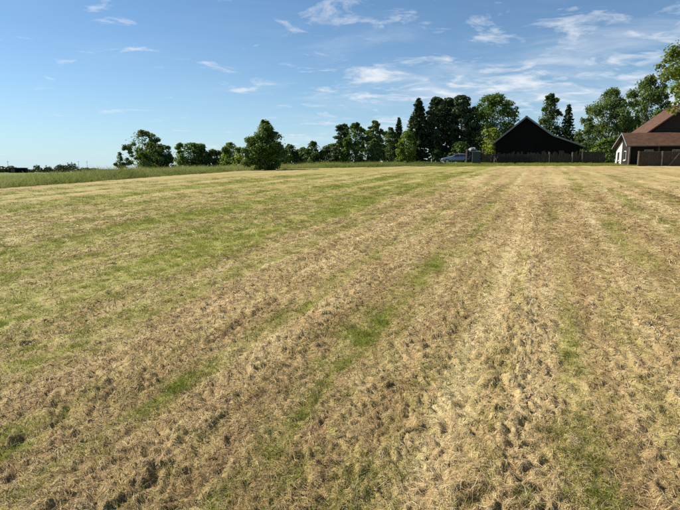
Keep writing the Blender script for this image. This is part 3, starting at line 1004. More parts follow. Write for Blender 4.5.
def build_car():
    Y = 76.5
    p = at(456, 160, Y)
    g = tz(p.x, Y)
    b = empty('parked_car', (p.x, Y, g), rad(-6))
    tag(b, 'silver-blue hatchback parked on the grass in front of the tall pines', 'car')
    mp, n, o = new_mat('car_paint')
    bs = n.nodes.new('ShaderNodeBsdfPrincipled')
    bs.inputs['Base Color'].default_value = (0.20, 0.25, 0.36, 1); bs.inputs['Metallic'].default_value = 0.35
    bs.inputs['Roughness'].default_value = 0.32; bs.inputs['Coat Weight'].default_value = 0.6
    fz = tex_noise(n, 3, 4)
    n.links.new(ramp_node(n, [(0.2, (0.17, 0.215, 0.31)), (0.8, (0.23, 0.28, 0.38))], fz), bs.inputs['Base Color'])
    n.links.new(bs.outputs[0], o.inputs[0])
    M_TYRE = surf('tyre', [(0.3, (0.012, 0.012, 0.012)), (0.7, (0.03, 0.03, 0.03))], 10, 0.9)
    M_RIM = surf('rim', [(0.3, (0.35, 0.35, 0.36)), (0.7, (0.5, 0.5, 0.51))], 6, 0.35, metal=0.8)
    M_LAMP = surf('lamp_lens', [(0.3, (0.6, 0.6, 0.62)), (0.7, (0.75, 0.75, 0.77))], 6, 0.12, spec=0.6)
    M_RED = surf('tail_lens', [(0.3, (0.25, 0.01, 0.01)), (0.7, (0.4, 0.02, 0.02))], 6, 0.15, spec=0.6)
    M_TRIM = surf('black_trim', [(0.3, (0.015, 0.015, 0.016)), (0.7, (0.03, 0.03, 0.03))], 6, 0.6)
    # nose towards -x; stations along the length: x, half width at sill, half width at shoulder, sill z, shoulder z, roof z, half width at roof
    st = [(-2.15, 0.55, 0.62, 0.42, 0.60, 0.63, 0.55), (-2.08, 0.72, 0.76, 0.28, 0.66, 0.72, 0.66), (-1.75, 0.84, 0.86, 0.22, 0.78, 0.84, 0.74), (-1.2, 0.87, 0.885, 0.2, 0.88, 0.95, 0.76),
          (-0.72, 0.88, 0.89, 0.2, 0.92, 1.02, 0.74), (-0.35, 0.88, 0.89, 0.2, 0.93, 1.27, 0.62), (0.1, 0.88, 0.89, 0.2, 0.94, 1.42, 0.57),
          (0.7, 0.88, 0.89, 0.2, 0.95, 1.44, 0.57), (1.3, 0.87, 0.885, 0.2, 0.97, 1.38, 0.55), (1.7, 0.85, 0.87, 0.24, 0.97, 1.22, 0.56), (2.0, 0.80, 0.82, 0.3, 0.94, 1.02, 0.66), (2.12, 0.68, 0.72, 0.4, 0.86, 0.9, 0.62)]
    V = []; F = []
    for x, ws, wsh, zs, zsh, zr, wr in st:
        ring = [(-ws, zs), (-wsh, (zs + zsh) * 0.55), (-wsh * 0.985, zsh), (-wr, zr - 0.03), (-wr * 0.55, zr), (wr * 0.55, zr), (wr, zr - 0.03), (wsh * 0.985, zsh), (wsh, (zs + zsh) * 0.55), (ws, zs)]
        V += [(x, yy, z) for yy, z in ring]
    nr_ = 10
    for i in range(len(st) - 1):
        for k in range(nr_):
            a, c = i * nr_ + k, i * nr_ + (k + 1) % nr_
            F.append((a, c, c + nr_, a + nr_))
    F.append(tuple(range(nr_))); F.append(tuple(range(len(V) - 1, len(V) - nr_ - 1, -1)))
    mb = MB(); mb.add(V, F)
    body = mb.build('body', mp, b, smooth=True)
    sd = body.modifiers.new('sub', 'SUBSURF'); sd.levels = 1; sd.render_levels = 2

    def glass(pts_l, name='side_window'):
        for s in (-1, 1):
            m_ = MB()
            pts = [Vector((x, s * y, z)) for x, y, z in pts_l]
            inn = [q - Vector((0, s * 0.03, 0)) for q in pts]
            k = len(pts)
            m_.add(pts + inn, [tuple(range(k)), tuple(range(2 * k - 1, k - 1, -1))] + [(i, (i + 1) % k, (i + 1) % k + k, i + k) for i in range(k)])
            m_.build(name, M_GLASS, b)
    glass([(-0.55, 0.865, 0.97), (0.38, 0.875, 0.985), (0.38, 0.66, 1.33), (0.05, 0.665, 1.32), (-0.2, 0.715, 1.22)])
    glass([(0.46, 0.875, 0.985), (1.5, 0.86, 1.02), (1.25, 0.665, 1.28), (0.46, 0.66, 1.33)])
    m = MB(); m.slab((-0.80, -0.62, 1.045), (-0.80, 0.62, 1.045), (-0.17, 0.54, 1.40), (-0.17, -0.54, 1.40), 0.02); m.build('windscreen', M_GLASS, b)
    m = MB(); m.slab((1.42, -0.52, 1.385), (1.42, 0.52, 1.385), (1.96, 0.6, 1.08), (1.96, -0.6, 1.08), 0.02); m.build('rear_window', M_GLASS, b)
    for x in (-1.35, 1.28):
        for s in (-1, 1):
            m = MB(); m.cyl((x, s * 0.72, 0.31), (x, s * 0.905, 0.31), 0.31, 0.31, 20); w = m.build('wheel', M_TYRE, b, 0.02)
            m = MB(); m.cyl((x, s * 0.90, 0.31), (x, s * 0.915, 0.31), 0.2, 0.19, 16); m.build('rim', M_RIM, w)
    for s in (-1, 1):
        m = MB(); m.box(-2.06, -1.80, min(s * 0.5, s * 0.78), max(s * 0.5, s * 0.78), 0.62, 0.76); m.build('headlight', M_LAMP, b, 0.03)
        m = MB(); m.box(1.93, 2.06, min(s * 0.55, s * 0.78), max(s * 0.55, s * 0.78), 0.74, 0.96); m.build('tail_light', M_RED, b, 0.03)
        m = MB(); m.box(-0.62, -0.45, min(s * 0.88, s * 1.02), max(s * 0.88, s * 1.02), 0.95, 1.07); m.build('wing_mirror', mp, b, 0.03)
    m = MB(); m.box(-2.2, -2.04, -0.6, 0.6, 0.34, 0.46); m.build('bumper', M_TRIM, b, 0.03)
    m = MB(); m.box(2.02, 2.17, -0.6, 0.6, 0.38, 0.52); m.build('bumper', M_TRIM, b, 0.03)


build_car()

# ---------------------------------------------------------------- trees
M_BARK = surf('bark', [(0.3, (0.045, 0.034, 0.026)), (0.6, (0.09, 0.07, 0.055)), (0.85, (0.15, 0.125, 0.10))], 5, 0.95, (3, 3, 0.6), 0.5)
M_PINEBARK = surf('pine_bark', [(0.3, (0.05, 0.03, 0.02)), (0.6, (0.11, 0.06, 0.038)), (0.85, (0.17, 0.10, 0.065))], 4, 0.95, (3, 3, 0.6), 0.5)
M_BIRCHBARK = surf('birch_bark', [(0.35, (0.06, 0.055, 0.05)), (0.5, (0.36, 0.34, 0.31)), (0.85, (0.55, 0.53, 0.5))], 5, 0.9, (0.6, 0.6, 3), 0.3)
LEAF = {
    'dark': leafy('dark_leaf', (0.030, 0.054, 0.013), (0.060, 0.104, 0.024), (0.126, 0.185, 0.041), 0.28),
    'mid': leafy('mid_leaf', (0.043, 0.080, 0.017), (0.088, 0.148, 0.030), (0.168, 0.244, 0.054), 0.32),
    'bright': leafy('bright_leaf', (0.063, 0.105, 0.017), (0.123, 0.189, 0.031), (0.210, 0.280, 0.056), 0.36),
    'lime': leafy('lime_leaf', (0.095, 0.14, 0.018), (0.18, 0.235, 0.03), (0.29, 0.34, 0.06), 0.38),
    'grey': leafy('grey_leaf', (0.070, 0.091, 0.049), (0.140, 0.168, 0.098), (0.266, 0.294, 0.196), 0.31),
    'birch': leafy('birch_leaf', (0.058, 0.088, 0.030), (0.101, 0.148, 0.050), (0.185, 0.244, 0.092), 0.34),
    'spruce': leafy('spruce_needle', (0.017, 0.031, 0.014), (0.034, 0.056, 0.022), (0.063, 0.095, 0.036), 0.16),
    'pine': leafy('pine_needle', (0.024, 0.042, 0.019), (0.048, 0.074, 0.032), (0.095, 0.13, 0.055), 0.18),
    'maple': leafy('maple_leaf', (0.045, 0.075, 0.010), (0.095, 0.14, 0.020), (0.17, 0.21, 0.035), 0.35, 1.5),
}


def tube_np(pts, radii, sides=6):
    pts = np.array(pts, float); n = len(pts)
    V = np.zeros((n, sides, 3))
    d = np.gradient(pts, axis=0)
    d /= np.linalg.norm(d, axis=1, keepdims=True) + 1e-9
    ref = np.where(np.abs(d[:, 2:3]) > 0.9, np.array([[1.0, 0, 0]]), np.array([[0, 0, 1.0]]))
    s = np.cross(d, ref); s /= np.linalg.norm(s, axis=1, keepdims=True) + 1e-9
    t = np.cross(d, s)
    for k in range(sides):
        a = 2 * math.pi * k / sides
        V[:, k] = pts + (s * math.cos(a) + t * math.sin(a)) * np.array(radii)[:, None]
    idx = np.arange(n * sides).reshape(n, sides); nx = np.roll(idx, -1, 1)
    F = np.stack([idx[:-1], nx[:-1], nx[1:], idx[1:]], -1).reshape(-1, 4)
    return V.reshape(-1, 3), F


class Wood:
    def __init__(self): self.V = []; self.F = []; self.n = 0

    def limb(self, pts, radii, sides=6):
        V, F = tube_np(pts, radii, sides)
        self.V.append(V); self.F.append(F + self.n); self.n += len(V)

    def mesh(self, name, mat):
        return mesh_np(name, np.concatenate(self.V), np.concatenate(self.F), True, mat)


def leaf_quads(P, Nrm, size, r, aspect=1.7, along=None):
    """rhombic leaf sprays centred at P, facing Nrm"""
    n = len(P)
    Nrm = Nrm / (np.linalg.norm(Nrm, axis=1, keepdims=True) + 1e-9)
    if along is None:
        a = r.normal(size=(n, 3))
    else:
        a = along + 0.35 * r.normal(size=(n, 3))
    t = a - Nrm * (a * Nrm).sum(1, keepdims=True)
    t /= np.linalg.norm(t, axis=1, keepdims=True) + 1e-9
    b = np.cross(Nrm, t)
    s = (size * r.uniform(0.6, 1.35, n))[:, None]
    fold = 0.18 * s * Nrm
    V = np.stack([P - t * s * 0.5 * aspect, P - b * s * 0.5 + fold, P + t * s * 0.5 * aspect, P + b * s * 0.5 + fold], 1).reshape(-1, 3)
    F = np.arange(4 * n).reshape(n, 4)
    return V, F


def envelope(kind, t):
    """relative crown radius at relative height t (0 bottom, 1 top)"""
    if kind == 'round': return math.sqrt(max(0, 1 - (2 * t - 1) ** 2)) * 0.92 + 0.08
    if kind == 'egg': return max(0.1, (1 - t) ** 0.62 * (0.55 + 1.35 * t ** 0.6))       # broad below the middle
    if kind == 'tall': return max(0.1, math.sin(math.pi * min(1, (0.12 + 0.88 * t) ** 0.85)) ** 0.6)
    if kind == 'cone': return max(0.06, (1 - t) ** 0.8 * (0.75 + 0.5 * min(1, t * 4)) )
    if kind == 'drop': return max(0.30 if t < 0.5 else 0.2, math.sin(math.pi * t ** 0.72) ** 0.75 * (1.08 - 0.42 * t)) if t < 0.9 else 0.22
    if kind == 'bush': return max(0.15, math.sqrt(max(0, 1 - t ** 2.2)))
    return 1.0


def deciduous(name, x, y, H, W, leaf, env, label, seed, clear=0.12, nclump=46, nleaf=7000, lsize=0.26, bark=None, cat='tree', group=None,
              clump=0.20, gap=0.0, droop=0.0, depth=None, sink=0.0, lean=0.0, fill=0.22):
    r = np.random.default_rng(seed)
    g = tz(x, y)
    nleaf = int(nleaf * 1.5); lsize = lsize * 0.78; W = W * (1.28 if env == 'bush' else 1.12); nclump = int(nclump * 1.25)
    o = empty(name, (x, y, g - sink))
    tag(o, label, cat, group)
    wood = Wood()
    R = W / 2; Dp = (depth or W) / 2
    zb = H * clear
    th = H * 0.82
    k = 7
    tx = np.cumsum(r.normal(0, 0.02 * H / k, k)); ty = np.cumsum(r.normal(0, 0.02 * H / k, k))
    tp = [(tx[i] - tx[0] + lean * (i / (k - 1)) ** 1.5, ty[i] - ty[0], -0.3 + (th + 0.3) * i / (k - 1)) for i in range(k)]
    r0 = 0.022 * H + 0.03
    wood.limb(tp, [r0 * (1.25 if i == 0 else 1) * (1 - 0.85 * i / (k - 1)) for i in range(k)], 8)
    # main lobes of the crown at the ends of the limbs, each made of smaller clumps on its outside
    C = []; RC = []; LC = []
    nl = max(7, int(nclump / 4.5)); tries = 0
    while len(LC) < nl and tries < 900:
        tries += 1
        t = r.uniform(0.03, 0.97)
        e = envelope(env, t)
        if r.uniform() > e + 0.12: continue
        a = r.uniform(0, 2 * math.pi)
        lr = R * r.uniform(0.24, 0.46) * (0.55 + 0.45 * e)
        rr_ = max(0.0, e * R * r.uniform(0.78, 1.10) - 0.75 * lr)
        c = np.array([rr_ * math.cos(a) + lean * t, rr_ * (Dp / R) * math.sin(a), min(zb + (H - zb) * t, H - 0.7 * lr)])
        if c[2] - 0.6 * lr < zb * 0.7: c[2] = zb * 0.7 + 0.6 * lr
        if LC and min(np.linalg.norm(c - q) - 0.62 * max(lr, l2) for q, l2 in LC) < 0: continue
        LC.append((c, lr))
    LC.append((np.array([tp[-1][0], tp[-1][1], H - 0.30 * R * envelope(env, 0.9) - 0.08 * R]), 0.30 * R * envelope(env, 0.9) + 0.10 * R))
    per = max(4, int(round(nclump * 1.5 / len(LC))))
    for c, lr in LC:
        out_ = np.array([c[0], c[1], (c[2] - H * 0.45) * 0.8]); out_ /= np.linalg.norm(out_) + 1e-6
        for _ in range(per):
            dv = r.normal(size=3) * np.array([1, 1, 0.75]) + 0.8 * out_ + np.array([0, 0, 0.25]); dv /= np.linalg.norm(dv)
            C.append(c + dv * lr * r.uniform(0.45, 0.92)); RC.append(lr * r.choice([0.28, 0.36, 0.5], p=[0.4, 0.35, 0.25]) * (clump / 0.24) ** 0.5)
    zmax_ = max(q[2] + w_ for q, w_ in zip(C, RC))
    C = [np.array([q[0], q[1], q[2] * min(1.0, H / zmax_)]) for q in C]
    for c, rc in LC:
        z0 = max(zb * 0.8, c[2] - 0.55 * math.hypot(c[0], c[1]) - 0.1 * H)
        z0 = min(z0, th * 0.95)
        i = min(k - 2, int((z0 + 0.3) / (th + 0.3) * (k - 1))); f = (z0 + 0.3) / (th + 0.3) * (k - 1) - i
        p0 = np.array(tp[i]) * (1 - f) + np.array(tp[i + 1]) * f
        mid = (p0 + c) / 2 + np.array([0, 0, 0.06 * H]) * r.uniform(0.2, 1) + r.normal(0, 0.02 * H, 3)
        rb = r0 * 0.36 * (1 - 0.6 * z0 / H)
        wood.limb([p0, mid, c], [rb, rb * 0.65, rb * 0.2], 5)
    link('trunk', wood.mesh('trunk', bark or M_BARK), None, o)
    nfill = int(fill * nleaf); nleaf = nleaf - nfill
    w = np.array(RC) ** 2; w = w / w.sum()
    ids = r.choice(len(C), nleaf, p=w)
    C = np.array(C); RC = np.array(RC)
    d = r.normal(size=(nleaf, 3)); d /= np.linalg.norm(d, axis=1, keepdims=True)
    d[:, 2] = np.where(d[:, 2] < 0, d[:, 2] * 0.75, d[:, 2])
    rad_ = 1.12 * RC[ids] * (r.uniform(0.15, 1.0, nleaf) ** 0.5) * (1 + 0.2 * r.normal(size=nleaf))
    P = C[ids] + d * rad_[:, None] * np.array([1, 1, 0.8])
    # twigs between the clumps
    tf = r.uniform(0.0, 0.97, nfill); ef = np.array([envelope(env, q) for q in tf])
    af = r.uniform(0, 2 * math.pi, nfill); qf = np.sqrt(r.uniform(0.05, 1, nfill)) * (0.72 + 0.14 * r.normal(size=nfill) + 0.12 * np.sin(5 * af + seed) * np.sin(9 * tf + seed)) * ef
    Pf = np.stack([qf * R * np.cos(af) + lean * tf, qf * Dp * np.sin(af), zb + (H - zb) * tf], 1)
    P = np.concatenate([P, Pf]); df = Pf - np.array([0, 0, H * 0.5]); df /= np.linalg.norm(df, axis=1, keepdims=True) + 1e-6
    d = np.concatenate([d, df]); nleaf = nleaf + nfill
    if droop: P[:, 2] -= droop * np.abs(r.normal(size=nleaf)) * 0.7
    P[:, 2] = np.maximum(P[:, 2], 0.08)
    nrm = d * 0.7 + np.array([0, 0, 0.55]) + 0.65 * r.normal(size=(nleaf, 3))
    al = np.tile(np.array([[0, 0, -1.0]]), (nleaf, 1)) if droop else None
    V, F = leaf_quads(P, nrm, lsize, r, 1.5 if not droop else 1.9, al)
    link('crown', mesh_np('crown', V, F, False, LEAF[leaf]), None, o)
    return o


def spruce(name, x, y, H, W, leaf, label, seed, clear=0.04, dens=1.0, lsize=0.24, power=0.9, cat='tree', group=None):
    r = np.random.default_rng(seed)
    o = empty(name, (x, y, tz(x, y))); tag(o, label, cat, group)
    wood = Wood()
    r0 = 0.016 * H + 0.04
    wood.limb([(0, 0, -0.3), (0, 0, H * 0.5), (0, 0, H * 0.985)], [r0, r0 * 0.55, 0.015], 8)
    P = []; Nn = []; Al = []
    z = H * clear + 0.15
    while z < H * 0.985:
        t = (z / H - clear) / (1 - clear)
        R = W / 2 * (1 - t) ** power * min(1, 0.72 + 1.6 * t) + 0.10
        nb = int(r.integers(6, 10))
        a0 = r.uniform(0, 6.28)
        for k in range(nb):
            a = a0 + 2 * math.pi * k / nb + r.normal(0, 0.15)
            Lb = R * r.uniform(0.62, 1.14)
            dv = np.array([math.cos(a), math.sin(a), 0])
            zz0 = z + r.normal(0, 0.08)
            m_ = max(4, int(Lb * 9 * dens))
            s = r.uniform(0.12, 1.0, m_)
            dz = (-0.28 * s + 0.22 * s * s) * Lb * (1.25 - t)
            side = np.array([-dv[1], dv[0], 0])
            p = dv[None] * (s * Lb)[:, None] + side[None] * (r.normal(0, 0.13, m_) * (0.3 + Lb * 0.22))[:, None]
            p[:, 2] = zz0 + dz - np.abs(r.normal(0, 0.09, m_))
            P.append(p)
            Nn.append(np.array([0, 0, 1.0]) * 0.7 + 0.7 * r.normal(size=(m_, 3)))
            Al.append(np.tile(dv * 0.8 + np.array([0, 0, -0.35]), (m_, 1)))
            if Lb > 0.5:
                wood.limb([(0, 0, zz0), dv * Lb * 0.5 + [0, 0, zz0 - 0.10 * Lb], dv * Lb * 0.9 + [0, 0, zz0 - 0.08 * Lb]], [0.03, 0.02, 0.008], 4)
        z += H * 0.021 + 0.10 * (1 - t)
    P = np.concatenate(P); Nn = np.concatenate(Nn); Al = np.concatenate(Al)
    P[:, 2] = np.maximum(P[:, 2], 0.08)
    V, F = leaf_quads(P, Nn, lsize, r, 2.2, Al)
    link('trunk', wood.mesh('trunk', M_BARK), None, o)
    link('crown', mesh_np('crown', V, F, False, LEAF[leaf]), None, o)
    return o


def pine(name, x, y, H, W, label, seed, clear=0.3, nclump=34, lsize=0.24, leaf='pine', env='tall', flat=0.42, nper=210, cat='tree', group=None, onesided=0.0):
    r = np.random.default_rng(seed)
    o = empty(name, (x, y, tz(x, y))); tag(o, label, cat, group)
    wood = Wood()
    k = 8
    wob = np.cumsum(r.normal(0, 0.012 * H, k))
    tp = np.array([(wob[i] - wob[0], 0.6 * (wob[i] - wob[0]), -0.3 + (H * 0.95 + 0.3) * i / (k - 1)) for i in range(k)])
    r0 = 0.017 * H + 0.05
    wood.limb(tp, [r0 * (1 - 0.85 * i / (k - 1)) for i in range(k)], 8)
    P = []; Nn = []
    for j in range(nclump):
        t = (j + r.uniform(0, 1)) / nclump
        z = H * (clear + (0.98 - clear) * t)
        e = envelope(env, t)
        a = j * 2.399 + r.normal(0, 0.4)
        rad_ = W / 2 * e * r.uniform(0.35, 0.95)
        if onesided: rad_ *= 1 + onesided * (-math.cos(a))
        f = np.clip(z / (H * 0.95), 0, 1) * (k - 1); i = min(k - 2, int(f)); c0 = tp[i] + (tp[i + 1] - tp[i]) * (f - i)
        c = c0 + np.array([rad_ * math.cos(a), rad_ * math.sin(a), 0.12 * rad_])
        wood.limb([c0 - [0, 0, 0.05 * H * (1 - t)], (c0 + c) / 2 + [0, 0, -0.03 * rad_], c], [r0 * 0.28 * (1.1 - t), r0 * 0.18 * (1.1 - t), 0.012], 5)
        rc = W * (0.11 + 0.09 * r.uniform()) * (0.65 + 0.35 * e)
        for s_, m_ in ((1.0, nper), (0.45, nper // 4)):
            d = r.normal(size=(m_, 3)); d /= np.linalg.norm(d, axis=1, keepdims=True)
            q = r.uniform(0.15, 1, m_) ** 0.5
            cc = c if s_ == 1.0 else (c0 + c) / 2
            P.append(cc + d * (q * rc * s_)[:, None] * np.array([1, 1, flat]))
            Nn.append(d + np.array([0, 0, 0.5]) + 0.7 * r.normal(size=(m_, 3)))
    P = np.concatenate(P); Nn = np.concatenate(Nn); P[:, 2] = np.maximum(P[:, 2], 0.1)
    V, F = leaf_quads(P, Nn, lsize, r, 1.9)
    link('trunk', wood.mesh('trunk', M_PINEBARK), None, o)
    link('crown', mesh_np('crown', V, F, False, LEAF[leaf]), None, o)
    return o


def spot(px, top, Y, wpx):
    """ground x, height and width of a tree standing at distance Y"""
    p = at(px, top, Y)
    return p.x, Y, p.z - tz(p.x, Y), wpx / FPX * Y


def T_dec(name, px, top, Y, w, leaf, env, label, seed, **k):
    x, y, H, W = spot(px, top, Y, w)
    return deciduous(name, x, y, H, W, leaf, env, label, seed, **k)


def T_spr(name, px, top, Y, w, label, seed, leaf='spruce', **k):
    x, y, H, W = spot(px, top, Y, w)
    return spruce(name, x, y, H, W, leaf, label, seed, **k)


def T_pin(name, px, top, Y, w, label, seed, **k):
    x, y, H, W = spot(px, top, Y, w)
    return pine(name, x, y, H, W, label, seed, **k)


# far left clump
T_dec('airy_tree', 141, 129, 122, 36, 'birch', 'tall', 'tall loose-crowned tree in the far left group, rising above its neighbours', 11, clear=0.15, nclump=60, nleaf=6000, lsize=0.34, clump=0.19, gap=0.6, fill=0.1)
T_dec('broad_tree', 161, 144, 126, 25, 'dark', 'round', 'dark round tree at the right of the far left group', 12, clear=0.03, nclump=40, nleaf=5500, lsize=0.36, clump=0.26)
T_dec('broad_tree', 152, 139, 128, 22, 'dark', 'egg', 'dark tree half hidden in the middle of the far left group', 13, clear=0.03, nclump=40, nleaf=5000, lsize=0.36, clump=0.26)
T_dec('round_bush', 143, 151, 112, 17, 'mid', 'bush', 'dense rounded bush in front of the far left tree group', 14, clear=0.0, nclump=34, nleaf=4500, lsize=0.26, clump=0.3, cat='bush')
T_dec('small_tree', 119.5, 152, 118, 10, 'birch', 'tall', 'small slim tree at the left end of the far left group', 15, clear=0.05, nclump=18, nleaf=1800, lsize=0.3, clump=0.34)
# hedge trees left of the big one
T_dec('hedge_tree', 191, 142, 96, 32, 'mid', 'round', 'spreading green tree, leftmost of the low hedge trees', 21, clear=0.0, nclump=48, nleaf=6500, lsize=0.28, clump=0.24)
T_dec('hedge_bush', 180, 150, 92, 14, 'bright', 'bush', 'light green bush at the left end of the low hedge trees', 22, clear=0.0, nclump=26, nleaf=2600, lsize=0.26, clump=0.32, cat='bush')
T_dec('hedge_bush', 212, 149, 96, 20, 'mid', 'bush', 'low dark bush in the dip between two hedge trees', 23, clear=0.0, nclump=30, nleaf=3400, lsize=0.28, clump=0.28, cat='bush')
T_dec('hedge_tree', 230, 142, 94, 25, 'bright', 'egg', 'yellow-green hedge tree just left of the lone dark tree', 24, clear=0.0, nclump=44, nleaf=5000, lsize=0.28, clump=0.24)
T_dec('hedge_bush', 240, 147, 88, 16, 'lime', 'bush', 'yellowish bush close to the lone dark tree', 25, clear=0.0, nclump=26, nleaf=2400, lsize=0.26, clump=0.3, cat='bush')
T_dec('pale_bush', 249, 153, 78, 15, 'grey', 'bush', 'greyish pale bush touching the lone dark tree on its left', 26, clear=0.0, nclump=24, nleaf=2200, lsize=0.22, clump=0.32, cat='bush')
# lone tree at the corner of the field
T_dec('lone_tree', 265, 119.5, 57.5, 40, 'mid', 'drop', 'dense dark green tree standing alone at the field edge', 31, clear=0.03, nclump=125, nleaf=15000, lsize=0.17, clump=0.24, fill=0.42)
# low wood in the middle
T_dec('scrub_tree', 290, 144, 80, 20, 'dark', 'bush', 'dark low scrub tree just right of the lone tree', 41, clear=0.0, nclump=32, nleaf=3600, lsize=0.25, clump=0.28)
T_dec('scrub_tree', 303, 147, 82, 14, 'mid', 'bush', 'short olive-green tree in the gap between two scrub trees', 42, clear=0.0, nclump=26, nleaf=2600, lsize=0.25, clump=0.3)
T_dec('scrub_tree', 313, 141, 78, 20, 'dark', 'egg', 'pointed dark scrub tree in the middle of the low wood', 43, clear=0.0, nclump=38, nleaf=4200, lsize=0.24, clump=0.26)
T_dec('scrub_tree', 326, 146, 82, 17, 'dark', 'bush', 'low dark scrub tree left of the tiered pine', 44, clear=0.0, nclump=28, nleaf=3000, lsize=0.25, clump=0.3)
T_pin('tiered_pine', 343, 123, 79, 26, 'small dark pine with open tiered branches left of the bushy trees', 45, clear=0.08, nclump=46, lsize=0.19, flat=0.4, nper=90, onesided=0.4, env='egg')
T_dec('bushy_tree', 356, 122, 77, 27, 'mid', 'tall', 'bushy mid-green tree right of the tiered pine', 46, clear=0.0, nclump=60, nleaf=7000, lsize=0.23, clump=0.22)
T_pin('thin_pine', 379, 120, 80, 19, 'thin pine with airy tufted top in the middle of the wood', 47, clear=0.2, nclump=48, lsize=0.18, flat=0.6, nper=75, leaf='birch')
T_dec('understorey_tree', 374, 139, 78, 17, 'birch', 'tall', 'grey-green understorey tree below the thin pine', 48, clear=0.0, nclump=34, nleaf=3600, lsize=0.23, clump=0.28)
T_dec('understorey_tree', 391, 127, 83, 17, 'dark', 'tall', 'dark leafy tree between the thin pine and the small spruce', 49, clear=0.0, nclump=36, nleaf=4000, lsize=0.24, clump=0.27)
T_spr('young_spruce', 399, 117, 84, 20, 'small pointed spruce left of the tall spruce', 50)
T_dec('young_birch', 407, 130.5, 66.5, 22, 'bright', 'egg', 'light green young tree at the field edge before the tall spruce', 51, clear=0.06, nclump=60, nleaf=6000, lsize=0.18, clump=0.2)
for i_, (px_, top_, w_, leaf_, where_) in enumerate([
        (276, 150, 20, 'mid', 'low green tree half hidden behind the lone dark tree'),
        (299, 149, 20, 'mid', 'low green tree filling the back of the first scrub gap'),
        (335, 143, 22, 'mid', 'low dark tree at the foot of the tiered pine'),
        (368, 130, 22, 'mid', 'dark tree filling the gap right of the bushy tree'),
        (386, 131, 20, 'mid', 'green tree low between thin pine and small spruce'),
        (397, 138, 18, 'dark', 'dark low tree right behind the light young tree'),
        (221, 150, 22, 'mid', 'low green tree linking the two hedge trees'),
        (201, 148, 20, 'mid', 'green tree behind the right half of the leftmost hedge tree')]):
    T_dec('backing_tree', px_, top_, 97, w_, leaf_, 'bush', where_, 140 + i_, clear=0.0, nclump=30, nleaf=2600, lsize=0.32, clump=0.28)
# tall conifers
T_spr('tall_spruce', 419, 97, 88, 29, 'tall narrow spruce left of the two big pines', 61, power=0.62, lsize=0.3, dens=1.25)
T_dec('understorey_tree', 411, 119, 90, 16, 'dark', 'tall', 'dark tree leaning against the left flank of the tall spruce', 62, clear=0.0, nclump=36, nleaf=3800, lsize=0.26, clump=0.27)
T_pin('big_pine', 434, 95, 89, 29, 'tall ragged pine, left one of the dark pair', 63, clear=0.24, nclump=70, lsize=0.22, flat=0.5, nper=105)
T_pin('big_pine', 449, 96, 91, 28, 'tall ragged pine squeezed in the middle of the dark pines', 64, clear=0.12, nclump=72, lsize=0.22, flat=0.5, nper=105)
T_pin('big_pine', 463, 94, 89, 35, 'broad dark pine, right one of the tall pair', 65, clear=0.10, nclump=90, lsize=0.22, flat=0.5, nper=110)
T_dec('dark_shrub', 437, 146, 86, 14, 'dark', 'bush', 'dark shrub beneath the tall pines behind the car', 66, clear=0.0, nclump=22, nleaf=2200, lsize=0.25, clump=0.33, cat='bush')
T_dec('dark_shrub', 461, 141, 84, 26, 'dark', 'bush', 'wide dark shrub below the broad pine behind the car roof', 67, clear=0.0, nclump=30, nleaf=3600, lsize=0.25, clump=0.28, cat='bush')
T_dec('oak_tree', 493, 93, 90, 48, 'mid', 'round', 'broad round-crowned tree behind the left roof slope of the barn', 68, clear=0.10, nclump=110, nleaf=12000, lsize=0.28, clump=0.24, fill=0.3)
T_dec('dark_shrub', 478, 133, 86, 20, 'dark', 'bush', 'dark shrub under the round-crowned tree', 69, clear=0.0, nclump=28, nleaf=3200, lsize=0.25, clump=0.3, cat='bush')
T_dec('lime_bush', 494, 127, 75.5, 24, 'lime', 'bush', 'yellow-green bush against the left eave of the barn', 70, clear=0.0, nclump=44, nleaf=5200, lsize=0.2, clump=0.24, cat='bush')
# behind the barn and the house
T_dec('columnar_tree', 551, 93, 100, 25, 'dark', 'egg', 'pointed leafy tree rising behind the right barn roof', 81, clear=0.03, nclump=90, nleaf=9000, lsize=0.28, clump=0.26, fill=0.4)
T_spr('barn_spruce', 569, 103, 98, 30, 'dark spruce behind the lean-to end of the barn', 82, lsize=0.3)
T_dec('yard_bush', 584, 142, 84, 24, 'mid', 'bush', 'green bush behind the board wall right of the barn', 83, clear=0.0, nclump=30, nleaf=3600, lsize=0.24, clump=0.28, cat='bush')
T_dec('yard_tree', 590, 122, 88, 13, 'birch', 'tall', 'slim small tree left of the two big birches', 84, clear=0.15, nclump=28, nleaf=2600, lsize=0.26, clump=0.3)
T_dec('yard_bush', 606, 138, 76, 22, 'bright', 'bush', 'light green bush beside the white house gable', 85, clear=0.0, nclump=30, nleaf=3400, lsize=0.22, clump=0.28, cat='bush')
T_dec('low_bush', 608, 153, 66.5, 10, 'mid', 'bush', 'low bush between the board wall and the white house gable', 86, clear=0.0, nclump=18, nleaf=1600, lsize=0.16, clump=0.35, cat='bush')
T_dec('big_birch', 612, 86, 96, 50, 'birch', 'tall', 'large grey-green birch left of the taller one behind the farmhouse', 87, clear=0.12, nclump=110, nleaf=13000, lsize=0.28, clump=0.17, gap=0.5, droop=0.6, bark=M_BIRCHBARK)
T_dec('big_birch', 650, 74, 100, 50, 'birch', 'tall', 'tallest grey-green birch directly behind the farmhouse roof', 88, clear=0.12, nclump=110, nleaf=13000, lsize=0.30, clump=0.17, gap=0.5, droop=0.6, bark=M_BIRCHBARK)
T_dec('yard_tree', 672, 108, 90, 34, 'mid', 'round', 'green tree behind the farmhouse ridge at the right edge', 89, clear=0.1, nclump=50, nleaf=5000, lsize=0.28, clump=0.22)
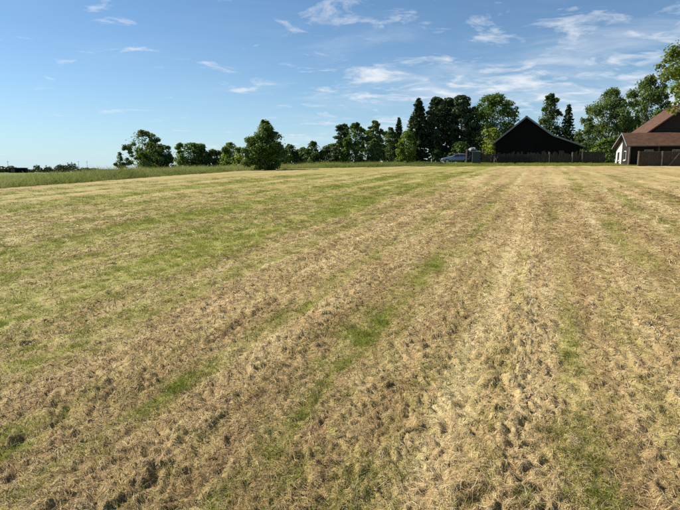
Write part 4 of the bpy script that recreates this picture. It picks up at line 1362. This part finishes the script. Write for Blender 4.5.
# near tree whose branches hang into the picture on the right
xn = at(711, 160, 29.0).x
deciduous('maple_tree', xn, 29.0, 8.5, 5.6, 'maple', 'round', 'near maple whose bright leafy branches reach in from the right edge', 91, clear=0.36, nclump=70, nleaf=6500, lsize=0.15, fill=0.1, clump=0.17, gap=0.7)


# ---------------------------------------------------------------- far horizon on the left
def far_wood():
    r = np.random.default_rng(5)
    V = []; F = []; n = 0
    for i in range(330):
        px = r.uniform(-60, 118); Y = r.uniform(560, 640)
        prof = 3.2 + 1.6 * math.sin(px * 0.21) + 1.2 * math.sin(px * 0.53 + 1) + (1.6 if 45 < px < 92 else 0)
        if 28 < px < 34: prof *= 0.5
        if px > 92: prof *= 0.55
        x = at(px, 170, Y).x; H = max(2.6, prof * r.uniform(0.85, 1.25)) * 1.35; W = H * r.uniform(0.9, 1.5)
        m = 46
        d = r.normal(size=(m, 3)); d /= np.linalg.norm(d, axis=1, keepdims=True)
        P = np.array([x, Y, tz(x, Y) + H * 0.5]) + d * np.array([W / 2, W / 2, H / 2]) * r.uniform(0.5, 1, (m, 1))
        v, f = leaf_quads(P, d + 0.5 * r.normal(size=(m, 3)), 1.3, r)
        V.append(v); F.append(f + n); n += len(v)
    o = link('far_wood', mesh_np('far_wood', np.concatenate(V), np.concatenate(F), False, LEAF['spruce']))
    tag(o, 'distant dark line of trees on the horizon at the left', 'wood', kind='stuff')


def far_shed():
    Y = 420
    p = at(17, 170, Y); g = tz(p.x, Y)
    b = empty('far_shed', (p.x, Y, g), rad(20)); tag(b, 'distant flat-roofed dark shed on the left horizon', 'shed')
    m = MB(); m.box(-5.5, 6.0, 0, 8, -0.5, 3.6); m.build('wall', M_TARRED, b)
    m = MB(); m.box(-7.0, 6.5, -1.0, 9, 3.65, 4.1); m.build('roof', M_SHEET, b)
    m = MB(); m.box(-4.5, -1.5, -0.12, -0.02, 0.2, 3.0); m.build('door', M_GREYWOOD, b)
    p = at(8.5, 170, Y - 20); g = tz(p.x, Y - 20)
    b = empty('power_pole', (p.x, Y - 20, g)); tag(b, 'thin distant pole beside the flat-roofed shed', 'pole')
    m = MB(); m.cyl((0, 0, -0.5), (0, 0, 9.0), 0.14, 0.10, 8); m.build('shaft', M_GREYWOOD, b)
    m = MB(); m.box(-0.9, 0.9, -0.06, 0.06, 8.3, 8.45); m.build('crossarm', M_GREYWOOD, b)
    for px in (79, 87.5):
        p = at(px, 170, 450); g = tz(p.x, 450)
        b = empty('power_pole', (p.x, 450, g))
        tag(b, 'thin distant pole above the far trees, ' + ('left' if px < 80 else 'right') + ' of two', 'pole')
        m = MB(); m.cyl((0, 0, -0.5), (0, 0, 10.0), 0.14, 0.10, 8); m.build('shaft', M_GREYWOOD, b)
        m = MB(); m.box(-0.9, 0.9, -0.06, 0.06, 9.2, 9.35); m.build('crossarm', M_GREYWOOD, b)


far_wood()
far_shed()

# things of one kind carry one group phrase
GROUPS = {'broad_tree': 'dark trees of the far left group', 'hedge_tree': 'low hedge trees left of the lone tree', 'hedge_bush': 'bushes of the low hedge',
          'scrub_tree': 'scrub trees right of the lone tree', 'understorey_tree': 'understorey trees of the middle wood', 'backing_tree': 'low trees at the back of the hedge and wood',
          'big_pine': 'tall dark pines', 'dark_shrub': 'dark shrubs under the tall pines', 'yard_bush': 'bushes behind the farmyard', 'yard_tree': 'small trees behind the farmyard',
          'big_birch': 'big birches behind the farmhouse', 'power_pole': 'distant poles on the left horizon'}
for o_ in list(COL.objects):
    if o_.parent is None and o_.name.split('.')[0] in GROUPS:
        o_['group'] = GROUPS[o_.name.split('.')[0]]
